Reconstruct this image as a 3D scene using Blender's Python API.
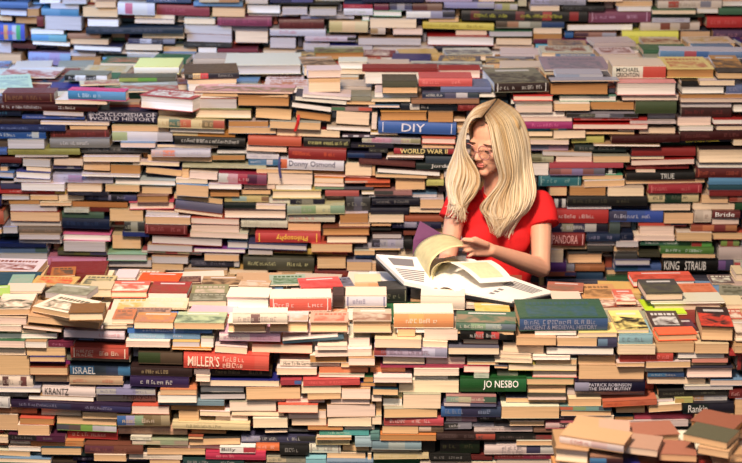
import bpy, bmesh, math, random
from mathutils import Vector, Matrix, noise

random.seed(7)
R = math.radians
for _o in list(bpy.data.objects):
    bpy.data.objects.remove(_o)
sc = bpy.context.scene

# ------------------------------------------------------------ camera
CAM_Z = 2.98
TILT = R(16.0)
FPX = 1794.0
cam_d = bpy.data.cameras.new('camera')
cam = bpy.data.objects.new('camera', cam_d)
sc.collection.objects.link(cam)
cam.location = (0, 0, CAM_Z)
cam.rotation_euler = (R(90) - TILT, 0, 0)
cam_d.sensor_width = 36
cam_d.lens = FPX * 36 / 742
cam_d.clip_end = 100
cam_d.dof.use_dof = True
cam_d.dof.focus_distance = 6.05
cam_d.dof.aperture_fstop = 3.4
sc.camera = cam

# ------------------------------------------------------------ light, world, exposure
sc.view_settings.view_transform = 'Standard'
sc.view_settings.look = 'None'
sc.view_settings.gamma = 1
sc.view_settings.use_curve_mapping = False
sc.view_settings.exposure = 0.0
w = bpy.data.worlds.new('world')
sc.world = w
w.use_nodes = True
w.node_tree.nodes['Background'].inputs[0].default_value = (0.80, 0.84, 1.0, 1)
w.node_tree.nodes['Background'].inputs[1].default_value = 0.10


def area(name, loc, target, size, energy, color, sy=None, spread=180):
    d = bpy.data.lights.new(name, 'AREA')
    d.shape = 'RECTANGLE'
    d.size = size
    d.size_y = sy or size
    d.energy = energy
    d.color = color
    d.spread = R(spread)
    o = bpy.data.objects.new(name, d)
    sc.collection.objects.link(o)
    o.location = loc
    o.rotation_euler = (Vector(target) - Vector(loc)).to_track_quat('-Z', 'Y').to_euler()
    return o


area('hall_light', (-0.5, 3.3, 4.4), (0.0, 5.5, 0.9), 0.7, 116, (1.0, 0.77, 0.57), spread=100)
area('front_fill', (-0.4, 0.6, 4.4), (0.1, 6.6, 1.2), 1.2, 50, (1.0, 0.94, 0.91))  # added fill from the camera side, brightens the walls and the reader
area('hall_light_over_maze', (1.4, 5.9, 5.0), (0.9, 7.4, 1.4), 0.8, 26, (1.0, 0.84, 0.68))
area('window_light', (-2.7, 6.6, 3.0), (-1.3, 7.95, 1.6), 0.9, 46, (0.26, 0.52, 1.0), spread=120)

# ------------------------------------------------------------ helpers
CT, ST = math.cos(TILT), math.sin(TILT)


def ray(u, v):
    a = (u - 371.0) / FPX
    b = -(v - 231.5) / FPX
    # camera looks along +Y tilted down
    return Vector((a, CT + b * ST, -ST + b * CT))


def at_y(u, v, Y):
    d = ray(u, v)
    t = Y / d.y
    return Vector((d.x * t, Y, CAM_Z + d.z * t))


def at_z(u, v, Z):
    d = ray(u, v)
    t = (Z - CAM_Z) / d.z
    return Vector((d.x * t, d.y * t, Z))


def to_px(p):
    x, y, z = p[0], p[1], p[2] - CAM_Z
    depth = y * CT - z * ST
    up = y * ST + z * CT
    return (371.0 + FPX * x / depth, 231.5 - FPX * up / depth)


def lin(c):
    return tuple((v / 12.92 if v <= 0.04045 else ((v + 0.055) / 1.055) ** 2.4) for v in c)


def hx(s):
    if len(s) != 3:
        raise ValueError("colour " + s)
    return lin(tuple(int(ch, 16) / 15.0 for ch in s))


def jit(c, a=0.08):
    k = 1 + random.uniform(-a, a)
    return tuple(max(0.002, min(0.95, v * k * (1 + random.uniform(-a, a) * 0.3))) for v in c)


def C8(r, g, b):
    return lin((r / 255, g / 255, b / 255))


def node_mat(name, rough, page=False):
    m = bpy.data.materials.new(name)
    m.use_nodes = True
    nt = m.node_tree
    N, L = nt.nodes, nt.links
    b = N['Principled BSDF']
    b.inputs['Roughness'].default_value = rough
    a = N.new('ShaderNodeAttribute'); a.attribute_name = 'col'
    if page:
        b.inputs['Specular IOR Level'].default_value = 0.15
        tc = N.new('ShaderNodeTexCoord')
        mp = N.new('ShaderNodeMapping'); mp.inputs['Scale'].default_value = (4, 4, 330)
        nz = N.new('ShaderNodeTexNoise'); nz.inputs['Scale'].default_value = 1.0; nz.inputs['Detail'].default_value = 3
        L.new(tc.outputs['Object'], mp.inputs['Vector']); L.new(mp.outputs[0], nz.inputs['Vector'])
        mr = N.new('ShaderNodeMapRange')
        mr.inputs['From Min'].default_value = 0.3; mr.inputs['From Max'].default_value = 0.7
        mr.inputs['To Min'].default_value = 0.80; mr.inputs['To Max'].default_value = 1.06
        L.new(nz.outputs['Fac'], mr.inputs['Value'])
        mx = N.new('ShaderNodeVectorMath'); mx.operation = 'SCALE'
        L.new(a.outputs['Color'], mx.inputs[0]); L.new(mr.outputs[0], mx.inputs['Scale'])
        L.new(mx.outputs[0], b.inputs['Base Color'])
    else:
        b.inputs['Specular IOR Level'].default_value = 0.4
        a2 = N.new('ShaderNodeAttribute'); a2.attribute_name = 'col2'
        tc = N.new('ShaderNodeTexCoord')
        nz = N.new('ShaderNodeTexNoise'); nz.inputs['Scale'].default_value = 26; nz.inputs['Detail'].default_value = 5
        nz.inputs['Distortion'].default_value = 0.6
        L.new(tc.outputs['Object'], nz.inputs['Vector'])
        rp = N.new('ShaderNodeMapRange')
        rp.inputs['From Min'].default_value = 0.42; rp.inputs['From Max'].default_value = 0.64
        L.new(nz.outputs['Fac'], rp.inputs['Value'])
        mx = N.new('ShaderNodeMix'); mx.data_type = 'RGBA'
        L.new(rp.outputs[0], mx.inputs['Factor'])
        L.new(a.outputs['Color'], mx.inputs['A']); L.new(a2.outputs['Color'], mx.inputs['B'])
        L.new(mx.outputs['Result'], b.inputs['Base Color'])
        nz2 = N.new('ShaderNodeTexNoise'); nz2.inputs['Scale'].default_value = 60
        L.new(tc.outputs['Object'], nz2.inputs['Vector'])
        r2 = N.new('ShaderNodeMapRange'); r2.inputs['To Min'].default_value = rough - 0.1; r2.inputs['To Max'].default_value = rough + 0.15
        L.new(nz2.outputs['Fac'], r2.inputs['Value']); L.new(r2.outputs[0], b.inputs['Roughness'])
    return m


M_COVER = node_mat('printed_cover', 0.38)
M_PAGE = node_mat('paper_edges', 0.9, page=True)


def flat_mat(name, col, rough=0.6, spec=0.3, **kw):
    m = bpy.data.materials.new(name)
    m.use_nodes = True
    N, L = m.node_tree.nodes, m.node_tree.links
    b = N['Principled BSDF']
    b.inputs['Base Color'].default_value = (*col, 1)
    b.inputs['Roughness'].default_value = rough
    b.inputs['Specular IOR Level'].default_value = spec
    sc_ = kw.get('noise')
    if sc_:
        tc = N.new('ShaderNodeTexCoord')
        nz = N.new('ShaderNodeTexNoise'); nz.inputs['Scale'].default_value = sc_; nz.inputs['Detail'].default_value = 4
        L.new(tc.outputs['Object'], nz.inputs['Vector'])
        mr = N.new('ShaderNodeMapRange')
        mr.inputs['To Min'].default_value = kw.get('lo', 0.8); mr.inputs['To Max'].default_value = kw.get('hi', 1.2)
        L.new(nz.outputs['Fac'], mr.inputs['Value'])
        mx = N.new('ShaderNodeVectorMath'); mx.operation = 'SCALE'
        mx.inputs[0].default_value = col
        L.new(mr.outputs[0], mx.inputs['Scale']); L.new(mx.outputs[0], b.inputs['Base Color'])
    return m


class MB:
    """mesh collector: vertices, faces, two colours and a material slot per face"""
    def __init__(s):
        s.v = []; s.f = []; s.c = []; s.c2 = []; s.m = []

    def face(s, pts, c, c2=None, m=0):
        n = len(s.v)
        s.v += [tuple(p) for p in pts]
        s.f.append(tuple(range(n, n + len(pts))))
        s.c.append(c); s.c2.append(c2 or c); s.m.append(m)

    def box(s, x0, x1, y0, y1, z0, z1, c, c2=None, m=0, M=None):
        n = len(s.v)
        P = [(x0, y0, z0), (x1, y0, z0), (x1, y1, z0), (x0, y1, z0), (x0, y0, z1), (x1, y0, z1), (x1, y1, z1), (x0, y1, z1)]
        if M is not None:
            P = [tuple(M @ Vector(p)) for p in P]
        s.v += P
        for q in ((0, 3, 2, 1), (4, 5, 6, 7), (0, 1, 5, 4), (1, 2, 6, 5), (2, 3, 7, 6), (3, 0, 4, 7)):
            s.f.append(tuple(n + i for i in q)); s.c.append(c); s.c2.append(c2 or c); s.m.append(m)

    def poly_prism(s, prof, x0, x1, c, c2=None, m=0):
        """closed profile of (y, z) swept along x; c may be a list of colours = segments along x"""
        cols = c if isinstance(c, list) else [c]
        k = len(cols)
        n = len(prof)
        base = len(s.v)
        for i in range(k + 1):
            x = x0 + (x1 - x0) * i / k
            s.v += [(x, p[0], p[1]) for p in prof]
        for i in range(k):
            for j in range(n):
                a = base + i * n + j; b = base + i * n + (j + 1) % n
                s.f.append((a, b, b + n, a + n)); s.c.append(cols[i]); s.c2.append(c2 or cols[i]); s.m.append(m)
        s.f.append(tuple(base + j for j in range(n))[::-1]); s.c.append(cols[0]); s.c2.append(c2 or cols[0]); s.m.append(m)
        s.f.append(tuple(base + k * n + j for j in range(n))); s.c.append(cols[-1]); s.c2.append(c2 or cols[-1]); s.m.append(m)

    def add(s, o, M):
        n = len(s.v)
        s.v += [tuple(M @ Vector(p)) for p in o.v]
        s.f += [tuple(n + i for i in f) for f in o.f]
        s.c += o.c; s.c2 += o.c2; s.m += o.m

    def build(s, name, mats, parent=None, smooth=False):
        me = bpy.data.meshes.new(name)
        me.from_pydata(s.v, [], s.f)
        for mt in mats:
            me.materials.append(mt)
        me.polygons.foreach_set('material_index', s.m)
        for nm, cc in (('col', s.c), ('col2', s.c2)):
            at = me.attributes.new(nm, 'FLOAT_COLOR', 'CORNER')
            buf = []
            for f, c in zip(s.f, cc):
                buf += [c[0], c[1], c[2], 1.0] * len(f)
            at.data.foreach_set('color', buf)
        if smooth:
            me.polygons.foreach_set('use_smooth', [True] * len(s.f))
        me.update()
        o = bpy.data.objects.new(name, me)
        sc.collection.objects.link(o)
        if parent is not None:
            o.parent = parent
        return o


def tag(o, label=None, cat=None, group=None, kind=None):
    for k, v in (('label', label), ('category', cat), ('group', group), ('kind', kind)):
        if v:
            o[k] = v


def link_mesh(name, me, parent=None):
    o = bpy.data.objects.new(name, me)
    sc.collection.objects.link(o)
    if parent is not None:
        o.parent = parent
    return o


# ------------------------------------------------------------ the room
def struct(name, x0, x1, y0, y1, z0, z1, mat):
    b = MB(); b.box(x0, x1, y0, y1, z0, z1, (0.5, 0.5, 0.5))
    o = b.build(name, [mat]); o['kind'] = 'structure'
    return o


M_FLOOR = flat_mat('hall_carpet', (0.10, 0.09, 0.09), 0.9, 0.1, noise=40)
M_WALL = flat_mat('hall_plaster', (0.30, 0.29, 0.28), 0.85, 0.1, noise=3)
struct('floor', -5, 5, -2, 12, -0.1, 0, M_FLOOR)
struct('wall_back', -5, 5, 11.9, 12, 0, 6, M_WALL)

# ------------------------------------------------------------ the books: one line each
DATA = r'''
@0 0 F
-20 12 165 45 5 S 57a
0 48 165 85 8 P g 334
165 50 235 95 0 P b
-20 88 70 122 4 P t
90 97 225 147 4 P b 432
225 95 265 155 0 S 722
-20 135 155 235 3 S 45b,45b,d94,57c,bbc,3a6,45b c33 #spine in blue, orange and green stripes
235 -5 360 16 0 P w
300 20 470 48 4 P g
245 50 470 88 8 S 69b,48a
375 -5 520 20 0 P g
495 42 715 100 4 P t
570 8 695 42 0 P t
270 92 490 183 8 P g
525 114 710 155 3 P w
520 158 1100 206 0 S 234 667 #long navy spine running behind the others
185 162 385 200 4 P w
190 200 400 238 8 S 59c,6ab
405 192 600 230 0 S a75
420 232 650 264 4 P t
195 240 420 262 14 P w
440 264 730 288 12 P w 335
-10 250 65 310 3 P g
70 260 210 290 6 S 633
165 315 425 390 8 S 9ad,9ad,a9c,8ac 77a #pale lilac-blue spine just above the piled covers
-20 318 130 375 3 P t
-20 376 110 397 2 P g
410 300 570 330 3 P g
430 340 605 403 2 P b
590 308 950 340 6 P w
610 345 850 388 4 S 5ae,8ce,5ae #sky-blue spine with pale patches
@124 0 F
-50 8 185 78 8 S dde,c68,ddd,ddd,ccd #white spine with pink end and round corner
190 30 510 92 10 S 934 b67 #long glossy crimson spine with faint lettering
415 12 710 36 3 S 69c
450 -12 690 10 0 S cb9,b85
130 -8 400 22 2 S 457 ccd
530 42 725 85 4 P t
560 94 885 150 4 S 835 a57 #crimson spine ending under white page blocks
60 90 300 112 6 P c
60 116 300 142 4 P c
360 108 545 138 3 P c
360 142 645 190 12 P g
375 203 645 248 8 P g
110 193 360 235 4 P c
25 220 305 258 3 S 446,ccd,334,889 99a
10 262 235 298 3 P c
20 306 215 350 2 P g
225 282 435 306 2 P t
235 312 430 350 2 P g 68a
355 252 645 274 4 S 333 888
445 283 555 322 0 P w
560 290 800 322 0 S 834
665 188 860 256 3 P c
T 60 445 330 445 45 45 S eed - ee9 #thick cream book with pale yellow cover on the stack
T 365 478 690 470 40 45 S 222,ec8,d34,223,223,223,223 aaa 543 #black spine with red and yellow bands
T 600 445 1060 442 55 60 P g ddc #wide pale book with white cover
@248 0 F
-10 12 195 75 2 P w 122
205 47 355 88 0 P g
370 47 530 88 0 P g
130 -14 390 12 0 S 335,558
150 16 550 42 3 S 222 666
575 -15 760 22 0 S 235
570 25 760 47 2 S b24 eaa
572 50 760 80 2 S dde 8a8
315 90 635 113 0 S aac,ccd 57b #slim pale spine with blue lettering
0 82 300 98 4 P g
185 115 455 165 0 S 622 844 #dark red-brown spine centred in the far wall
485 122 725 192 4 S cb7,ec9,dc9
130 172 465 210 3 S ccd b57 #white spine with pink lettering
340 217 645 247 2 S cbc,cbc,cbc,cbc,cbc,222 a35 #pale spine with purple lettering and black end
130 230 285 290 2 P g
660 224 1035 262 3 P g
330 262 490 300 2 P g
490 268 760 290 2 P g
90 300 330 325 4 P c
-90 302 85 330 3 S 734
680 97 740 130 0 P w 7a8
T 400 358 695 355 45 25 P b 885 543
T 540 412 715 412 45 12 P w ddc
T 330 400 530 395 8 45 P c b97 543
T 355 465 560 462 45 20 P p dcc
@372 0 F
-10 22 100 55 0 S 724
105 18 240 55 0 S 557,aab,557
242 20 420 55 0 S 633,865
-60 -12 310 12 0 S 224
320 -15 600 8 0 S bac
430 12 742 48 3 S 99c,99c,aab
0 62 178 95 3 P w 7a8
205 64 495 105 0 S eee,eee,99b,334 #white spine fading to dark blue
535 57 1290 112 8 S 222,622,222,222,222,222,733,222,433,a33,222,222,922,222 cc5 #very long black spine with red squares
-30 110 265 160 3 P c
340 108 520 126 0 P t
295 132 730 182 12 S dc3 652 #yellow spine with dark lettering
-10 162 80 200 2 S a85,cba
125 168 310 205 2 P p
330 208 730 262 4 P w 922
375 270 590 300 3 S 334 667
595 294 910 340 5 P w 433
-10 268 370 296 4 P g
-50 300 375 326 3 P g
-50 332 375 372 2 P w
395 315 590 342 4 P t 887
390 347 600 370 2 S 875,bb6
T 400 470 650 470 55 15 P p 922
T 230 412 660 415 12 30 P w bba 556
T -60 402 225 402 22 15 P p cba
T -60 430 395 430 20 5 S 822 - 822
T -20 462 390 465 30 12 P c da7
@496 0 F
210 -5 540 30 3 S aac,99a,aab 667
-20 22 130 56 2 S 99b,aa6,bbb
205 36 380 70 0 P c
550 -15 760 10 0 P c
395 35 650 62 0 S 222 666
655 44 760 64 0 P w
555 72 930 130 -3 S 846 cac #plum spine with pale lettering at its end
0 127 410 160 2 S 543,a75,bba,998,247,247 #spine patterned brown and white, blue end
430 152 820 188 -3 P w
-40 175 215 220 0 P g
0 228 215 262 3 P c
225 172 395 200 0 P c
225 203 395 228 0 P b
412 195 462 225 0 S 26a
470 195 720 225 0 S 534,a76,aab
225 236 720 258 0 S 624,947
235 264 585 304 8 S 5bd 27a #bright sky-blue spine with blue lettering
-20 268 230 290 3 P p
170 318 530 350 2 P c cb6
640 258 900 292 0 P p
545 306 880 338 -4 P b
T 290 425 690 425 10 65 P g 989 778
T 360 472 640 472 28 28 S 9ac,bbc - aab #pale blue book with milky cover
@618 0 F
240 8 625 45 -3 S dcb,b43,dcb,dcb,889,dcb 643 #cream spine with red lettering, topmost at right
-10 10 210 36 0 P t
0 40 200 60 0 P w
200 56 460 78 0 P c 575
200 82 520 102 -3 S 343
475 52 600 80 0 P w
602 50 760 88 0 S 475
205 108 430 132 0 S ccd 76a
135 137 490 180 -3 S dcb,dcb,843,cba,865,dcb
530 102 760 165 0 S c22 d77 #bright red spine at the right border
20 183 357 250 0 S ee3 aa5 #thick lemon-yellow spine
375 187 550 245 0 P t
565 180 760 230 0 S 646 b89 #mauve spine below the bright red one
570 233 760 258 0 S 335
285 258 435 290 0 P t
440 252 555 285 0 S 333
555 268 760 285 0 P w
640 288 760 312 0 P c
T 250 345 760 352 45 8 S 58b,58b,a45,36a,68b,68b,68b - bbc #long blue book slanting at the right
T -35 470 285 470 75 45 S ddc,ddc,ddc,ddc,c43,c43,c43 111 dcb |MICHAEL/CRICHTON@.07-.5 #thick cream and red spine with black capitals
T 292 466 575 466 55 60 P b dc8 b75
T 590 428 760 430 18 80 P w b84 543 #book with orange picture cover at the right border
T 592 474 760 475 42 2 P t 222
@0 77 M
T -30 98 200 88 25 70 P w bca 9a9 #large book with pale green cover at the far left
T 15 152 325 152 55 28 S 522 864 633 #maroon spine with ornate medallions
T 330 160 640 165 24 40 P c dcb
T 410 138 755 148 60 25 S 38b,38b,59c,59c cde c47 u20 #royal blue spine with pink cover
T 385 25 640 30 40 20 S 222,ddd,222,ddd ddd 776
T 480 55 742 45 8 30 P c cb9 a54
T -10 5 330 8 8 50 P c dcb a54
-30 156 585 198 10 S 411 ddd #thin maroon spine under the ornate one
-30 202 125 236 0 S 124 48b
258 200 500 228 10 P g
130 230 505 260 6 S 35a ccd
515 205 940 272 10 S 224 ccd |ENCYCLOPEDIA OF/WORLD HISTORY@.03-.97 #navy spine reading WORLD HISTORY
240 262 655 284 10 P c
-30 240 235 280 4 S 322 543
-20 285 395 318 2 S 236 89c
-20 322 275 362 2 S 15a,15a,15a,15a,15a,bcd,15a def #blue spine with white lettering and tag
415 288 640 312 2 P t
300 318 650 358 0 S 622 944
50 370 270 418 0 P g
300 365 660 412 0 S 888 ccc #plain grey spine with white script
50 425 480 458 0 S 994 664 #moss-yellow spine
485 420 895 458 0 S 444 999
-20 370 45 420 0 S 654
-20 425 45 460 0 S 46a
670 328 1032 385 2 S ab8,dde,dde,bbc
665 287 1010 322 2 P t
@124 77 M
T 95 185 410 212 80 40 P w a44 ddc #thick white page block with red cover beneath
T -20 95 330 85 8 60 P c aa9 a54
T 420 92 1010 100 10 35 P c c99 875
T -30 30 310 28 25 20 S 9a4,6a3,665 - 554 #spine with yellow-green glow
205 232 605 300 12 S dc9,576,c64,dc9,875,b54 a86 #cream spine with green and red art
275 300 600 322 10 P w
290 325 665 352 12 S dc9,dc9,c82,c82,b71
300 352 725 412 15 S 222 ddd |~@.1-.93 #black spine with white capitals upside down
-20 388 190 408 2 P p
195 398 560 424 4 P c 125
165 430 520 466 2 S dbb,e86,ccd,ccd,ccd 99b
555 442 900 464 0 S eee 557
415 95 675 125 0 P w 822
412 133 675 182 2 P g
680 97 990 165 4 P b 222 #brown page block in black boards
425 188 765 250 2 P c 885
780 172 1005 245 16 P t 222
625 262 865 292 2 P b
625 297 910 338 3 P t
@248 77 M
258 148 500 178 32 P w 222
280 112 590 138 28 P w
325 97 615 110 20 P w
615 118 742 138 0 S 887
590 143 760 175 4 P t
275 198 498 238 26 P b 222 #orange-brown page block in black boards
500 178 742 195 4 S 475,a88,c54
522 202 775 278 16 P c
130 255 435 296 12 P t
170 305 550 354 12 P c #long cream page block under a red ribbon
470 292 742 315 12 P w
565 322 760 375 0 S dde,556,dde,656,dde,556
0 345 320 396 10 S c53 #plain terracotta spine
330 360 610 410 10 S 222 dd9 |~@.1-.98 #black spine with pale gold capitals
615 395 870 440 2 S 223 dc7
-10 402 232 448 10 P p
240 416 588 486 12 S 922 d64 #wide dark red spine with gold lines
594 446 800 480 4 S 136,224
@372 77 M
60 55 275 92 0 P t 443
60 24 270 52 0 S 554
280 8 600 56 0 S d55 e99 #coral spine behind the reader's head
410 58 715 84 0 S 67a
300 92 640 126 0 S 235,235,557,ccd,345 ddd
642 95 742 125 0 P w
15 98 275 124 0 P w
-10 128 230 150 0 P c
235 130 640 150 0 S a75
-20 155 165 195 2 P p
170 156 510 203 5 S 123,ddd,123,123,123,123 ccc #navy spine with white square tag
513 155 640 200 0 S 822 b66
50 203 330 254 0 P b c95
335 207 485 258 0 P b
-60 215 30 310 4 P p
35 258 502 332 14 S 36b dde |DIY@.3-.6 #blue spine reading DIY
490 252 560 270 0 P c
-10 324 155 345 3 P w
-60 348 290 400 10 S ccb,d9b,c9b,aab,bb9,997 a57 #faded floral spine just under DIY
296 355 500 388 4 P p c65
300 393 490 418 2 P t
130 420 500 456 4 S a23,222,222,222,222,222,a23 ed9 |WORLD WAR II@.1-.87 #black and red spine reading WORLD WAR II
-20 410 95 452 3 S 333 998
90 460 310 484 4 P w
@496 77 M
T -10 95 318 88 60 75 S 322 ccc 776 333 |~@.04-.4|~@.5-.88 #thick dark paperback with grey-green cover
T 330 28 740 25 6 20 P c 99a
322 32 672 105 0 P b 222 #big orange-tan page block in black covers
100 106 340 136 0 P p c33
90 140 340 160 0 P w
380 116 725 142 0 P w 7a9
115 166 335 200 0 P p
345 152 560 195 0 P t
565 153 860 200 0 P b
140 208 412 235 0 P w
420 207 850 238 0 S 333,443,99a,556,222 998
160 264 455 300 0 S a27 e8b #magenta spine beside the reader's hair
150 240 455 260 0 P p
175 305 425 325 0 S 39b,39b,39b,db4,39b
465 243 905 260 0 S b22 ddd
458 264 905 310 0 P p b22
190 330 340 358 0 P c
345 320 535 358 -5 P c
537 318 830 350 0 P t
455 364 650 390 -4 S bb5 776
190 372 435 396 2 P p
200 400 435 433 2 S 78a,b9b
470 410 780 455 2 S 233 999
585 392 980 408 4 P w
280 440 575 478 8 P g
@618 77 M
-10 28 345 98 0 P w d99 #big white page block under the cream and red spine
25 105 365 135 0 P p
70 142 345 222 0 S 453 #thick plain olive cloth spine
70 226 345 293 0 S dcc 667 |~@.05-.9 #white spine with grey serif capitals
380 54 640 98 0 P w 222
650 52 760 98 0 S 67a 99b
380 25 480 42 0 S 222
490 22 700 45 0 P c
375 103 760 126 0 P b
375 130 760 150 0 P p 866
380 153 685 183 0 P g
385 187 685 242 0 S 422 733 #dark maroon spine with dense ribbing
690 162 760 215 0 P w 333
360 248 560 290 -2 P p
570 252 760 280 0 P w a33
130 305 345 330 0 P c
370 296 570 322 0 P w
590 295 760 318 0 P c
0 307 100 338 0 P c
-40 343 368 388 -8 S 411 533
372 328 800 378 -12 S 411 744
225 390 680 418 -12 S 112,ccc,112,112,112,112,112,112,112,112 dc4 |CAPTAIN COOK@.4-.85 #black spine with gold capitals and white tip
690 375 760 410 0 P c
85 432 470 482 0 S 922 #wide plain dark red spine
480 428 760 505 -3 P c 322 #thick ivory page block at the right border
@0 154 M
-10 12 130 45 4 S 622
90 2 410 20 0 P g
135 28 300 60 8 P g
318 28 495 66 4 P p
0 50 110 70 4 S 235 9bd
310 72 480 96 3 S 447,447,99a,447
155 72 305 92 10 P c
0 78 45 100 0 P t
-10 103 85 140 5 P g 57a
95 98 305 142 10 P w 447
500 8 840 32 3 P c
495 40 660 96 8 P t
662 55 840 120 4 P b
490 108 842 128 10 P w
315 122 675 168 8 S bbd,a8b,bbd,bbd 669 #pale lilac spine with purple lettering
685 145 1050 187 10 P w bcc #long white page block with pale cover
85 147 305 162 4 P g
130 170 390 205 4 P w
0 150 128 176 0 P g
0 178 128 203 0 S 446
405 180 612 213 2 P c
630 182 835 225 3 P t
-20 210 395 242 8 S b22,b22,b22,b22,b22,ca4 ecc #red spine with yellow patch at its end
410 217 650 238 5 S 223 667
0 248 175 270 2 P g
180 250 345 275 2 P t
347 248 505 278 -10 P c
510 242 815 278 6 S 446,88a,223,447 99b
430 288 762 322 8 S b73 #plain orange spine left of the reader
50 274 235 298 2 P b
240 285 430 306 2 P t
60 304 340 338 2 P g
65 342 360 396 3 P t
60 400 365 428 2 P g
385 318 535 340 2 S ccb 776
537 322 650 345 2 S 622
370 345 620 376 6 S 465
370 382 655 445 8 S 124 346 #thick dark navy spine low on the left
655 332 855 393 3 P t
-20 340 25 420 0 S b53
-20 260 20 310 0 S 225
20 432 110 470 0 P g
115 432 370 461 4 S 765 a87
@124 154 M
-10 5 120 35 2 P g
135 12 525 48 5 P t
50 44 330 72 12 P c
125 80 345 146 24 P t
347 64 850 90 8 S cca 554
390 102 560 150 12 P p
565 106 865 162 12 S ccc,c9a,a24,524,846 caa #white spine turning magenta
345 95 388 135 0 P t
310 135 500 160 6 P c
312 170 512 238 12 P t
505 172 705 196 4 P w
515 202 690 250 2 P b
715 182 905 213 2 P p
105 202 285 232 3 P t
80 244 270 282 -2 P b 865
30 288 300 325 -4 P p c56 #cream book with pink-red cover, pages out
292 238 590 270 36 P t
300 272 590 320 34 S 668 #slate-blue spine tilting down to the right
300 325 590 350 36 P c
130 332 330 360 8 P g
130 366 400 412 5 P t
0 405 122 460 2 S 333,998,333 998
125 410 380 462 8 S 722 a66 #wide crimson-brown spine at left centre
402 374 690 400 10 P p
402 410 690 450 10 P p
600 255 865 288 3 S cb7,9bb,9bb,cb7,cb7,864
600 292 790 320 2 S 122
600 328 970 382 3 P p 433
700 390 980 438 5 S ddc 998
@248 154 M
-10 2 185 26 4 S dde 669
0 32 183 72 5 S 37a,37a,58b,ccd,37a dde #blue picture spine crossed by a blue ribbon
190 22 575 88 12 S d63,dde,dde,dde,dde,dde,dde,dde,dde 335 |Donny Osmond@.14-.86 #white spine with dark rounded lettering
580 44 760 126 4 P c
50 80 385 108 3 P t
390 98 572 124 2 P b
105 116 388 180 5 P p
395 126 735 138 10 P p c66
395 143 572 168 3 P c c82
580 156 850 184 0 S dcb,dcb,e63,e63 c43
395 174 575 196 3 P p
400 198 760 216 2 S 8a8,556
165 188 380 210 2 P w
145 214 440 262 0 P c cb7
460 220 665 255 2 S b55
680 227 760 250 0 P w
125 268 250 296 2 S ddc b77
252 265 460 290 0 S 223,887,223 998
235 300 580 352 -4 S 9a9,8a7,cc9,8a8 788 #grey-green picture spine with rounded end
585 255 760 340 2 S 333,556,333 998
240 364 520 403 2 S ddc c55 |~@.03-.6 #white spine with red then black lettering
550 352 720 408 -3 P b
545 412 742 428 0 P t
235 406 435 465 4 P t
445 432 742 470 -3 P b 743
45 302 225 324 3 P c
@372 154 M
85 4 305 28 3 P w 446
-80 22 258 62 24 S 633 854
262 55 490 100 4 S 233 ddd |Jordan@.4-.98 #dark spine ending in white lettering at the reader's hair
320 12 490 50 3 S 345
-20 68 20 133 0 P t
30 74 405 108 22 P w 433 #white page block sloping under the dark spine
20 112 330 136 8 P t
-40 154 108 208 0 S e73,e73,d62 c43 #bright orange spine with red lettering
140 142 318 218 0 P t
325 155 430 190 0 S cc6 997
330 132 430 152 0 P t
0 215 240 232 2 S 444,a77
-20 237 390 262 2 P g
-20 268 285 308 -2 S 223 999 #black spine with two blocks of faint lettering
288 268 430 318 0 P t
-20 322 220 355 0 S 223
225 322 430 350 3 P c
-20 364 190 400 0 P c
195 370 430 400 0 S a53
-20 405 115 430 0 P t
120 405 415 445 3 S 224,99b,224,224 889
-20 444 115 461 0 S 333
@496 154 M
200 12 345 45 0 S 664,aa8 443
360 17 575 42 0 P p
580 8 800 38 0 P t
200 55 316 125 0 P w
318 50 760 75 -3 S b45
320 82 650 118 0 S 855,a66,87a,855,667
652 82 720 115 0 S 222,ddd,222
255 132 510 188 -2 S 278 9bb #teal spine touching the reader's shoulder
515 127 760 152 -3 P t 5a8
525 157 770 188 -6 P t
320 198 430 250 0 P t
440 195 655 240 0 P b
665 192 880 242 0 P c
350 268 418 322 0 S ccc,223,ccc
420 247 900 302 -3 S 222 554 #long wide black spine right of the reader
425 307 690 323 0 P g
340 328 670 408 2 S b22 dcc #thick red spine with small white bird
675 338 1000 404 5 S 446,35a,35b dde |~@.1-.8 #blue spine with white lettering low right
325 413 670 461 0 S 224,998,335,bbb,223 ddd
675 410 740 470 0 S 455
@618 154 M
80 17 280 33 0 P c
80 42 460 70 -12 P p 922
55 74 430 98 -5 S 822 a55
110 100 225 110 0 P p
50 113 460 155 -5 S 222 ccc |TRUE@.5-.7 #black spine reading TRUE
480 54 760 78 0 P w 8ab
462 84 760 133 0 S 622 a54 #maroon ribbed spine at the right border
50 162 525 180 -8 P t
540 140 760 178 0 S 59c #plain sky-blue spine at the right border
540 182 760 212 0 S 256
180 183 500 224 -3 S a23 c77 #crimson spine above the green-labelled one
540 216 760 238 0 S 822
180 234 485 298 -3 S dc9,dc9,243,243,dc9,dc9 776 #cream spine with dark green label
500 244 660 285 0 P t
665 245 760 280 0 S a43,b76
200 307 438 345 0 P c
450 294 700 328 0 P c
702 285 760 325 0 S 253
560 335 725 368 0 S 733 eee |Bride@.1-.8
450 335 555 405 0 S cba,dcb 754
560 374 725 420 0 P p
275 352 455 410 0 P t
125 418 415 432 0 S c43,c43,446
130 436 335 490 0 P p
435 420 710 455 0 S a53,c74,833,b74
@0 231 M
120 10 365 36 3 P g
115 42 370 75 5 P g aab
375 12 672 44 10 P w c68
385 56 635 110 6 P g
-10 65 280 88 3 S 125
-10 92 285 128 2 S 57a,57a,57a,466 #blue spine low at the left border
0 132 285 172 2 P g
345 112 640 138 6 S 554,663,446
290 152 640 205 6 S c79 a56 #pink spine just above the front books
310 212 640 258 3 S 433,556,333
-10 177 110 205 2 S 46b
115 180 275 215 2 S 69b,bbc
0 207 110 230 0 P g
0 233 110 255 0 S 335
145 225 300 250 0 P p
660 30 840 112 3 P t
645 122 885 160 4 P g 8a8
650 168 910 212 4 P g
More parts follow.
